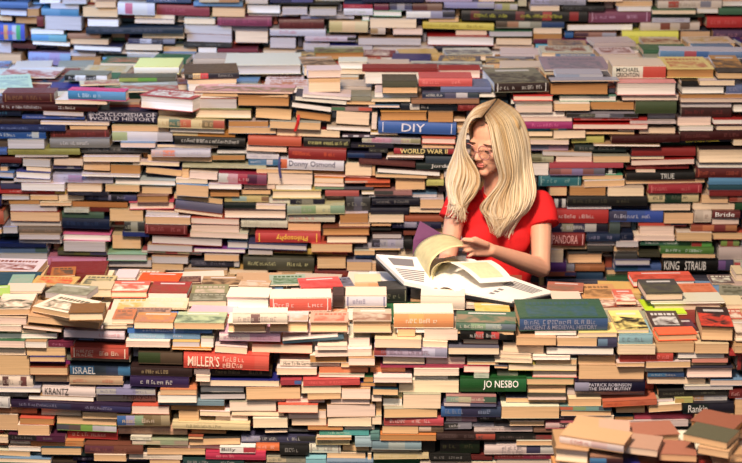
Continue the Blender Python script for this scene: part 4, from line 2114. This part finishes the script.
# head: cranium, face, jaw, cheeks, nose, brow, chin, ears
ellip(body, hl(0, -0.012, 0.022), AX, (0.073, 0.088, 0.088))
ellip(body, hl(0, 0.022, -0.020), AX, (0.061, 0.066, 0.084))
ellip(body, hl(0, 0.040, -0.072), AX, (0.041, 0.040, 0.042))
ellip(body, hl(0, 0.069, -0.098), AX, (0.021, 0.018, 0.017))
for sg in (-1, 1):
    ellip(body, hl(sg * 0.036, 0.056, -0.030), AX, (0.022, 0.022, 0.022))
    ellip(body, hl(sg * 0.031, 0.067, 0.016), AX, (0.024, 0.013, 0.008))
    ellip(body, hl(sg * 0.072, -0.005, -0.008), AX, (0.008, 0.018, 0.030))
    ellip(body, hl(sg * 0.030, 0.070, -0.002), AX, (0.013, 0.010, 0.009))
    ellip(body, hl(sg * 0.009, 0.096, -0.036), AX, (0.008, 0.010, 0.007))
capsule(body, hl(0, 0.082, 0.008), hl(0, 0.104, -0.032), 0.0065, 0.0095)
ellip(body, hl(0, 0.079, -0.062), AX, (0.023, 0.012, 0.014))
# neck and trunk
neck0 = at_y(498, 196, 6.45)
capsule(body, hl(0, -0.025, -0.05), neck0, 0.048, 0.054)
SHL = at_y(541, 203, 6.46)      # left shoulder, right in the picture
SHR = at_y(458, 201, 6.45)
chest = (SHL + SHR) / 2
capsule(body, neck0 + Vector((0, 0, -0.03)), SHL + Vector((-0.035, 0, 0.008)), 0.045, 0.034)
capsule(body, neck0 + Vector((0, 0, -0.03)), SHR + Vector((0.035, 0, 0.008)), 0.045, 0.034)
cz = chest.z
bx_ = chest.x
ellip(body, (bx_, 6.46, cz - 0.10), X3, (0.135, 0.088, 0.15))
ellip(body, (bx_, 6.47, cz - 0.26), X3, (0.112, 0.080, 0.16))
ellip(body, (bx_, 6.49, cz - 0.42), X3, (0.150, 0.100, 0.13))
hz_ = cz - 0.46
for sg in (-1, 1):
    hip = Vector((bx_ + sg * 0.075, 6.49, hz_))
    knee = Vector((bx_ + sg * 0.085, 6.475, 0.48)); ank = Vector((bx_ + sg * 0.09, 6.50, 0.09))
    capsule(body, hip, knee, 0.078, 0.052)
    capsule(body, knee, ank, 0.050, 0.034)
    capsule(body, (ank.x, 6.50, 0.045), (ank.x + sg * 0.015, 6.36, 0.035), 0.036, 0.028)
# left arm (right in the picture): upper arm down, forearm forward to the page
ELL = at_y(541, 268, 6.33)
WRL = at_y(491, 250, 6.13)
capsule(body, SHL, ELL, 0.043, 0.035)
mid = ELL.lerp(WRL, 0.35)
capsule(body, ELL, mid, 0.036, 0.034)
capsule(body, mid, WRL, 0.034, 0.0225)
ELR = at_y(447, 262, 6.36)
WRR = at_y(437, 268, 6.14)
capsule(body, SHR, ELR, 0.041, 0.033)
capsule(body, ELR, WRR, 0.034, 0.022)


def hand(mb, wr, kn, side, curl, tips, r=0.0082):
    """wr wrist, kn centre of the knuckles, side = unit vector index->little finger, tips = list of fingertip points, curl = bend normal"""
    d = (kn - wr).normalized()
    for t in (-1, -0.35, 0.35, 1):
        k = kn + side * t * 0.027
        capsule(mb, wr + side * t * 0.012, k, 0.0135, 0.0115)
    for i, t in enumerate((-1, -0.35, 0.35, 1)):
        k = kn + side * t * 0.027
        tip = tips[i]
        m1 = k.lerp(tip, 0.42) + curl * 0.012
        m2 = k.lerp(tip, 0.76) + curl * 0.008
        rr = r * (1, 1.03, 0.98, 0.86)[i]
        capsule(mb, k, m1, rr * 1.1, rr)
        capsule(mb, m1, m2, rr, rr * 0.92)
        capsule(mb, m2, tip, rr * 0.92, rr * 0.8)


# fingers hold the turning page
KNL = at_y(475, 246.5, 6.09)
sd = Vector((0.05, 0.10, -1)).normalized()
tipsL = [at_y(461, 241.5, 6.055), at_y(460, 246.5, 6.06), at_y(463, 252, 6.06), at_y(468, 256.5, 6.07)]
hand(body, WRL, KNL, sd, Vector((-0.1, -0.9, 0.3)).normalized(), tipsL)
th0 = WRL.lerp(KNL, 0.35) + Vector((0, -0.012, 0.018))
th1 = at_y(472, 240.5, 6.05); th2 = at_y(464, 239.5, 6.045)
capsule(body, th0, th1, 0.013, 0.010); capsule(body, th1, th2, 0.0098, 0.008)
KNR = WRR + Vector((-0.02, -0.06, 0.0))
hand(body, WRR, KNR, Vector((-1, 0.2, 0)).normalized(), Vector((0, 0, 1)),
     [KNR + Vector((0.03 - 0.018 * i, -0.065, -0.012)) for i in range(4)])
capsule(body, WRR + Vector((0.012, -0.02, 0)), WRR + Vector((0.038, -0.055, 0.004)), 0.012, 0.009)
remeshed(body, 'body', 0.0042, 3, M_SKIN, person)

# lips, lashes, brows
lips = MB()
ellip(lips, hl(0, 0.0895, -0.0600), AX, (0.0175, 0.006, 0.0045))
ellip(lips, hl(0, 0.0885, -0.0680), AX, (0.015, 0.0065, 0.005))
lips.build('lips', [M_LIP], person, True)
for sg in (-1, 1):
    e = MB()
    for i in range(7):
        a_ = -0.014 + 0.028 * i / 6
        ellip(e, hl(sg * 0.031 + a_, 0.0825 - 6 * a_ * a_ * 8, -0.006 - 12 * (0.014 ** 2 - a_ * a_)), AX, (0.0042, 0.003, 0.0026), 8, 6)
    e.build('eye_lashes', [M_DARK], person, True)
    e = MB()
    for i in range(8):
        a_ = -0.016 + 0.032 * i / 7
        ellip(e, hl(sg * 0.032 + a_, 0.0835 - 5 * a_ * a_ * 6, 0.018 - 14 * a_ * a_), AX, (0.004, 0.002, 0.0022), 8, 6)
    e.build('eyebrow', [M_DARK], person, True)


def torus(mb, cpt, a, b, R_, r_, n=28, m=6):
    base = len(mb.v)
    nn = a.cross(b)
    for i in range(n):
        t = 2 * math.pi * i / n
        d = a * math.cos(t) + b * math.sin(t)
        for j in range(m):
            p = 2 * math.pi * j / m
            mb.v.append(tuple(cpt + d * (R_ + r_ * math.cos(p)) + nn * r_ * math.sin(p)))
    for i in range(n):
        for j in range(m):
            i2, j2 = (i + 1) % n, (j + 1) % m
            mb.f.append((base + i * m + j, base + i2 * m + j, base + i2 * m + j2, base + i * m + j2)); mb.c.append((.5,) * 3); mb.c2.append((.5,) * 3); mb.m.append(0)


gl = MB()
for sg in (-1, 1):
    torus(gl, hl(sg * 0.034, 0.102, -0.006), s, up, 0.0265, 0.0019)
    capsule(gl, hl(sg * 0.060, 0.100, -0.004), hl(sg * 0.078, 0.0, 0.004), 0.0013, 0.0013, 6, 2)
capsule(gl, hl(-0.0085, 0.104, -0.004), hl(0.0085, 0.104, -0.004), 0.0013, 0.0013, 6, 2)
gobj = gl.build('glasses', [M_RIM], person, True)
M_LENS = bpy.data.materials.new('lens')
M_LENS.use_nodes = True
_n = M_LENS.node_tree
_n.nodes.remove(_n.nodes['Principled BSDF'])
_t = _n.nodes.new('ShaderNodeBsdfTransparent'); _g = _n.nodes.new('ShaderNodeBsdfGlossy'); _m = _n.nodes.new('ShaderNodeMixShader')
_g.inputs['Roughness'].default_value = 0.05; _m.inputs[0].default_value = 0.05
_n.links.new(_t.outputs[0], _m.inputs[1]); _n.links.new(_g.outputs[0], _m.inputs[2])
_n.links.new(_m.outputs[0], _n.nodes['Material Output'].inputs['Surface'])
for sg in (-1, 1):
    le = MB()
    ellip(le, hl(sg * 0.034, 0.102, -0.006), (s, up, f), (0.0262, 0.0262, 0.0006), 24, 6)
    le.build('lens', [M_LENS], gobj, True)

# shirt
sh = MB()
g = 0.009
capsule(sh, neck0 + Vector((0, 0.004, -0.036)), SHL + Vector((-0.03, 0, 0.006)), 0.048, 0.045)
capsule(sh, neck0 + Vector((0, 0.004, -0.036)), SHR + Vector((0.03, 0, 0.006)), 0.048, 0.045)
ellip(sh, (bx_, 6.46, cz - 0.10), X3, (0.135 + g, 0.088 + g, 0.15 + g))
for sg in (-1, 1):
    ellip(sh, (bx_ + sg * 0.06 - 0.01, 6.39, cz - 0.13), X3, (0.062, 0.045, 0.062))
ellip(sh, (bx_, 6.465, cz - 0.26), X3, (0.118 + g, 0.086 + g, 0.17))
ellip(sh, (bx_, 6.485, cz - 0.40), X3, (0.150 + g, 0.102 + g, 0.13))
d_ = (ELL - SHL).normalized()
capsule(sh, SHL, SHL + d_ * 0.085 + Vector((0.014, -0.004, 0)), 0.049, 0.058, n=24, flat=True)
d_ = (ELR - SHR).normalized()
capsule(sh, SHR, SHR + d_ * 0.07 + Vector((-0.012, -0.004, 0)), 0.047, 0.054, n=24, flat=True)


def folds(v):
    n_ = noise.noise(Vector((v.x * 9, v.y * 9, v.z * 16))) * 0.006 + noise.noise(Vector((v.x * 26, v.y * 26, v.z * 30))) * 0.0022
    c = Vector((bx_, 6.47, v.z))
    dd = (v - c)
    return v + dd.normalized() * n_ if dd.length > 1e-4 else v


shirt = remeshed(sh, 'shirt', 0.006, 4, M_SHIRT, person, folds)
# a neckline band so that the skin shows above it
nb = MB()
torus(nb, neck0 + Vector((0, -0.014, 0.018)), Vector((1, 0, 0)), Vector((0, 0.90, 0.42)).normalized(), 0.060, 0.006)
nb.build('collar', [M_SHIRT], person, True)

# trousers and shoes
tr = MB()
ellip(tr, (bx_, 6.49, cz - 0.45), X3, (0.158, 0.112, 0.11))
for sg in (-1, 1):
    capsule(tr, (bx_ + sg * 0.075, 6.49, hz_), (bx_ + sg * 0.085, 6.475, 0.48), 0.085, 0.060)
    capsule(tr, (bx_ + sg * 0.085, 6.475, 0.48), (bx_ + sg * 0.09, 6.50, 0.11), 0.060, 0.048)
remeshed(tr, 'trousers', 0.009, 3, M_JEANS, person)
for sg in (-1, 1):
    q = MB()
    capsule(q, (bx_ + sg * 0.09, 6.505, 0.05), (bx_ + sg * 0.105, 6.35, 0.04), 0.046, 0.038)
    remeshed(q, 'shoe', 0.007, 2, M_SHOE, person)

# hair: a cap on the skull and a few hundred wavy locks
M_HAIR = bpy.data.materials.new('blonde_hair')
M_HAIR.use_nodes = True
_n = M_HAIR.node_tree
_a = _n.nodes.new('ShaderNodeAttribute'); _a.attribute_name = 'col'
_b = _n.nodes['Principled BSDF']
_n.links.new(_a.outputs['Color'], _b.inputs['Base Color'])
_b.inputs['Roughness'].default_value = 0.6; _b.inputs['Specular IOR Level'].default_value = 0.4


def catmull(P, t):
    n = len(P) - 1
    x = max(0, min(n - 1e-6, t * n)); i = int(x); u = x - i
    p0 = P[max(0, i - 1)]; p1 = P[i]; p2 = P[i + 1]; p3 = P[min(n, i + 2)]
    return 0.5 * ((2 * p1) + (p2 - p0) * u + (2 * p0 - 5 * p1 + 4 * p2 - p3) * u * u + (3 * p1 - p0 - 3 * p2 + p3) * u * u * u)


hair = MB()
rs = random.Random(11)
BL = [C8(214, 190, 148), C8(228, 212, 182), C8(200, 168, 120), C8(222, 202, 166), C8(182, 144, 96)]
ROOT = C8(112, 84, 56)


def lock(P, r0, amp, ph, colr, pale=0.0, segs=26, fr=2.4):
    base = len(hair.v)
    m = 6
    pts = []
    for i in range(segs + 1):
        t = i / segs
        p = catmull(P, t)
        g_ = max(0, (t - 0.35) / 0.65)
        p = p + Vector((math.sin(ph + t * fr * 2 * math.pi) * amp * g_, math.cos(ph * 1.3 + t * fr * 2 * math.pi) * amp * 0.6 * g_, 0))
        pts.append(p)
    for i, p in enumerate(pts):
        t = i / segs
        d = (pts[min(i + 1, segs)] - pts[max(i - 1, 0)]).normalized()
        a = d.cross(Vector((0, 1, 0))).normalized(); b = d.cross(a)
        r = r0 * (0.55 + 0.45 * min(1, t * 5)) * (1 - max(0, (t - 0.6) / 0.4) * 0.8)
        for j in range(m):
            th = 2 * math.pi * j / m
            hair.v.append(tuple(p + a * math.cos(th) * r + b * math.sin(th) * r * 0.6))
    for i in range(segs):
        t = i / segs
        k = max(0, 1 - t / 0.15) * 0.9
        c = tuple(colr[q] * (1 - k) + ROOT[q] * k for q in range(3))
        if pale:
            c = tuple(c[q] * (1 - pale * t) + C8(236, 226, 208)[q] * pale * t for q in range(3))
        for j in range(m):
            j2 = (j + 1) % m
            hair.f.append((base + i * m + j, base + i * m + j2, base + (i + 1) * m + j2, base + (i + 1) * m + j)); hair.c.append(c); hair.c2.append(c); hair.m.append(0)


def hp(u, v, Y):
    return at_y(u, v, Y)


IN_R = [hp(485, 117, 6.275), hp(489, 127, 6.258), hp(492, 143, 6.255), hp(495, 160, 6.265), hp(498, 180, 6.31), hp(490, 197, 6.325), hp(483, 212, 6.325), hp(489, 229, 6.33)]
OUT_R = [hp(498, 100, 6.40), hp(517, 112, 6.43), hp(527, 132, 6.45), hp(531, 155, 6.44), hp(533, 176, 6.40), hp(532, 196, 6.37), hp(526, 216, 6.35), hp(511, 233, 6.34)]
IN_L = [hp(482, 117, 6.285), hp(472, 119, 6.30), hp(466, 131, 6.32), hp(466, 148, 6.33), hp(475, 168, 6.34), hp(477, 184, 6.35), hp(473, 200, 6.35), hp(465, 217, 6.35)]
OUT_L = [hp(496, 100, 6.40), hp(475, 109, 6.41), hp(462, 130, 6.42), hp(455, 152, 6.42), hp(449, 172, 6.42), hp(446, 188, 6.40), hp(446, 202, 6.38), hp(450, 215, 6.37)]
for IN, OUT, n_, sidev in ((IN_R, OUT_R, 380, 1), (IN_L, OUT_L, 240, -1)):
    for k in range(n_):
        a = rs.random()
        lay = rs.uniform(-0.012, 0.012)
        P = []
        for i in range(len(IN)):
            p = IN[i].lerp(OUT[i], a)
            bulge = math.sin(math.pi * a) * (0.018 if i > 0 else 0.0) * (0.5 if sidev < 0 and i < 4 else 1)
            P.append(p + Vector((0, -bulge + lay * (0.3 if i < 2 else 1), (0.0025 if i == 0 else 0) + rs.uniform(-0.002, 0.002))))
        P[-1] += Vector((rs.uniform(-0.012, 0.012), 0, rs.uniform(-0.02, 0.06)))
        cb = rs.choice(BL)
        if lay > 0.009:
            cb = tuple(q * 0.8 for q in BL[4])  # deeper locks coloured darker, as painted shadow between the strands
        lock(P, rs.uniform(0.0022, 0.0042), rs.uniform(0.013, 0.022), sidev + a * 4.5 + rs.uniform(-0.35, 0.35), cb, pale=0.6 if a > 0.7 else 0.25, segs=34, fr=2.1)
# hair along the temples, close to the face
for sg in (-1, 1):
    for k in range(60):
        q = rs.uniform(0, 1)
        P = [hl(sg * 0.012, 0.055 - 0.05 * q, 0.100 + 0.012 * q), hl(sg * 0.052, 0.050 - 0.05 * q, 0.078), hl(sg * 0.073, 0.034 - 0.05 * q, 0.035),
             hl(sg * 0.076, 0.028 - 0.05 * q, -0.010), hl(sg * 0.074, 0.022 - 0.05 * q, -0.060)]
        P.append(P[-1] + Vector((sg * 0.008, 0.0, -0.05))); P.append(P[-1] + Vector((0, 0, -0.05)))
        lock(P, rs.uniform(0.003, 0.0045), 0.005, rs.random() * 2, rs.choice(BL), segs=22)
# back of the head and hair falling behind the shoulders
for k in range(120):
    a = rs.uniform(-1, 1)
    th = a * 1.15
    r_ = 0.080
    P = [hl(0, -0.01 - 0.05 * rs.random(), 0.112)]
    for j, ph in enumerate((0.5, 1.0, 1.5)):
        P.append(hl(math.sin(th) * r_ * math.sin(ph), -0.02 - math.cos(th) * 0.098 * math.sin(ph), 0.022 + 0.09 * math.cos(ph)))
    for j in range(1, 5):
        q = P[-1] if j == 1 else P[-1]
        P.append(Vector((Hc.x + math.sin(th) * 0.10 + 0.01, Hc.y + 0.075 + math.cos(th) * 0.04, Hc.z - 0.03 - j * 0.065)))
    lock(P, rs.uniform(0.006, 0.009), 0.006, rs.random() * 6, rs.choice(BL[2:]), segs=20)
hair.build('hair', [M_HAIR], person, True)
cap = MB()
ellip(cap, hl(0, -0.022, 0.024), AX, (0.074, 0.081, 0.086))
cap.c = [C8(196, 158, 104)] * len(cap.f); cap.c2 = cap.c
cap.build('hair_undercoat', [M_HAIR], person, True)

# ------------------------------------------------------------ the big open book
M_PAPER = flat_mat('coated_paper', C8(238, 236, 232), 0.45, 0.3)
M_PAPER2 = flat_mat('map_paper', C8(206, 196, 150), 0.5, 0.3, noise=35, lo=0.7, hi=1.25)
M_INK = flat_mat('printed_ink', C8(120, 118, 124), 0.6, 0.2)
M_YMAP = flat_mat('printed_map', C8(222, 214, 178), 0.5, 0.2, noise=60, lo=0.8, hi=1.15)
M_BOARD = flat_mat('black_board', C8(28, 32, 40), 0.4, 0.4)
M_PURPLE = flat_mat('purple_endpaper', C8(104, 58, 100), 0.5, 0.3, noise=25, lo=0.7, hi=1.3)
ob = bpy.data.objects.new('open_book', None)
sc.collection.objects.link(ob)
tag(ob, 'large open picture book with a turning page, under the reader\'s hands', 'book')


def sheet(grid, thick, n=None):
    """closed slab from a grid of points, thickened downwards"""
    mb = MB()
    m_, k_ = len(grid), len(grid[0])
    dn = Vector((0, 0, -thick)) if n is None else n * thick
    for layer in (0, 1):
        for row in grid:
            for p in row:
                mb.v.append(tuple(p + dn * layer))
    off = m_ * k_
    c = (.8, .8, .8)

    def F(*q):
        mb.f.append(q); mb.c.append(c); mb.c2.append(c); mb.m.append(0)
    for i in range(m_ - 1):
        for j in range(k_ - 1):
            a = i * k_ + j
            F(a, a + 1, a + k_ + 1, a + k_)
            F(off + a, off + a + k_, off + a + k_ + 1, off + a + 1)
    for j in range(k_ - 1):
        F(j, off + j, off + j + 1, j + 1)
        a = (m_ - 1) * k_ + j
        F(a, a + 1, off + a + 1, off + a)
    for i in range(m_ - 1):
        a = i * k_
        F(a, a + k_, off + a + k_, off + a)
        a = i * k_ + k_ - 1
        F(a, off + a, off + a + k_, a + k_)
    return mb


def bil(A, B, C_, D, nu, nv, hump=None, lift=Vector((0, 0, 0))):
    """A near-spine, B near-outer, C far-outer, D far-spine"""
    g_ = []
    for i in range(nv + 1):
        v = i / nv
        row = []
        for j in range(nu + 1):
            u = j / nu
            p = A.lerp(B, u).lerp(D.lerp(C_, u), v)
            z = hump(u) if hump else 0
            row.append(p + Vector((0, 0, z)) + lift)
        g_.append(row)
    return g_


A = at_y(440, 288, 5.72); B = at_y(512, 301, 5.63); Cc = at_y(555, 292, 5.86); D = at_y(466, 260, 5.98)
E_ = at_y(404, 281, 5.76); Fp = at_y(376, 254, 5.97); DL = D
hump = lambda u: 0.014 * math.exp(-((u - 0.10) / 0.12) ** 2) - 0.001
dr = Vector((0, 0, -0.007)); dl = Vector((0, 0, -0.015))
sheet(bil(A + dr + Vector((0, -0.006, 0)), B + dr + Vector((0.005, -0.008, 0)), Cc + dr + Vector((0.009, 0.003, 0)), D + dr, 6, 4), 0.011).build('board', [M_BOARD], ob)
sheet(bil(A + dl + Vector((0, -0.005, 0)), E_ + dl + Vector((-0.006, -0.005, 0)), Fp + dl + Vector((-0.008, 0.003, 0)), DL + dl, 6, 4), 0.004).build('board', [M_BOARD], ob)
pg_r = sheet(bil(A, B, Cc, D, 20, 6, hump), 0.006).build('page_block', [M_PAPER], ob)
pg_l = sheet(bil(A, E_, Fp, DL, 20, 6, hump), 0.014).build('page_block', [M_PAPER], ob)


def printing(A, B, C_, D, u0, u1, v0, v1, rows, mat, parent, z=0.0008, gap=0.45, name='printing'):
    mb = MB()
    for r_ in range(rows):
        va = v0 + (v1 - v0) * r_ / rows
        vb = va + (v1 - v0) / rows * (1 - gap)
        n = 10
        for j in range(n):
            ua, ub = u0 + (u1 - u0) * j / n, u0 + (u1 - u0) * (j + 1) / n
            pt = lambda u, v: A.lerp(B, u).lerp(D.lerp(C_, u), v) + Vector((0, 0, hump(u) + z))
            mb.face([pt(ua, va), pt(ub, va), pt(ub, vb), pt(ua, vb)], (.5, .5, .5))
    return mb.build(name, [mat], parent)


printing(A, B, Cc, D, 0.55, 0.92, 0.62, 0.90, 5, M_INK, pg_r)
printing(A, B, Cc, D, 0.60, 0.66, 0.15, 0.5, 3, M_INK, pg_r)
printing(A, E_, Fp, DL, 0.60, 0.90, 0.62, 0.92, 1, M_INK, pg_l, gap=0.1, name='picture')
printing(A, E_, Fp, DL, 0.45, 0.92, 0.10, 0.52, 6, M_INK, pg_l)

# pages being turned: leaves curved between a front and a back edge
def leaf(name, front, back, yf, yb, mat, thick, parent=ob):
    n = 30
    P = [at_y(u, v, yf) for u, v in front]
    Q = [at_y(u, v, yb) for u, v in back]
    g_ = [[catmull(P, j / n).lerp(catmull(Q, j / n), i / 8) for j in range(n + 1)] for i in range(9)]
    mb = MB()
    m_, k_ = len(g_), len(g_[0])
    for layer in (0, 1):
        for i in range(m_):
            for j in range(k_):
                tan = (g_[i][min(j + 1, k_ - 1)] - g_[i][max(j - 1, 0)]).normalized()
                sw = (g_[min(i + 1, m_ - 1)][j] - g_[max(i - 1, 0)][j]).normalized()
                mb.v.append(tuple(g_[i][j] + tan.cross(sw).normalized() * thick * layer))
    off = m_ * k_

    def F(*q):
        mb.f.append(q); mb.c.append((.8,) * 3); mb.c2.append((.8,) * 3); mb.m.append(0)
    for i in range(m_ - 1):
        for j in range(k_ - 1):
            a = i * k_ + j
            F(a, a + 1, a + k_ + 1, a + k_)
            F(off + a, off + a + k_, off + a + k_ + 1, off + a + 1)
    for j in range(k_ - 1):
        F(j, off + j, off + j + 1, j + 1)
        a = (m_ - 1) * k_ + j
        F(a, a + 1, off + a + 1, off + a)
    for i in range(m_ - 1):
        a = i * k_
        F(a, a + k_, off + a + k_, off + a)
        a = i * k_ + k_ - 1
        F(a, off + a, off + a + k_, a + k_)
    return mb.build(name, [mat], parent, True)


leaf('turning_page', [(438, 286), (430, 277), (431, 264), (439, 254), (451, 248), (463, 246)],
     [(432, 280), (417, 268), (414, 254), (422, 242), (437, 235), (452, 236), (463, 243)], 5.80, 6.02, M_PAPER2, 0.002)
leaf('curled_page', [(440, 286), (433, 280), (432, 271), (438, 264), (449, 262)],
     [(444, 278), (441, 268), (446, 260), (454, 259), (462, 262)], 5.78, 5.93, M_PAPER2, 0.0015)
r0, r1, r2, r3 = at_y(449, 262, 5.80), at_y(480, 283, 5.735), at_y(514, 281, 5.82), at_y(491, 260, 5.96)
rp_ = sheet(bil(r0, r1, r2, r3, 8, 6, lambda u: 0.010 * math.sin(math.pi * u)), 0.001).build('raised_page', [M_PAPER], ob)
hump_keep = hump
hump = lambda u: 0.010 * math.sin(math.pi * u)
printing(r0, r1, r2, r3, 0.15, 0.85, 0.15, 0.8, 1, M_YMAP, rp_, gap=0.0, name='printed_map')
hump = hump_keep
# purple leaf standing up behind the turning page
U0, U1, U2, U3 = at_y(413, 260, 6.05), at_y(426, 262, 6.05), at_y(442, 234, 6.06), at_y(420, 221, 6.08)
leafp = sheet([[U0, U1], [U0.lerp(U3, 0.5) + Vector((-0.012, 0, 0)), U1.lerp(U2, 0.5)], [U3, U2]], 0.002, Vector((0, 1, 0)))
leafp.build('endpaper', [M_PURPLE], ob)
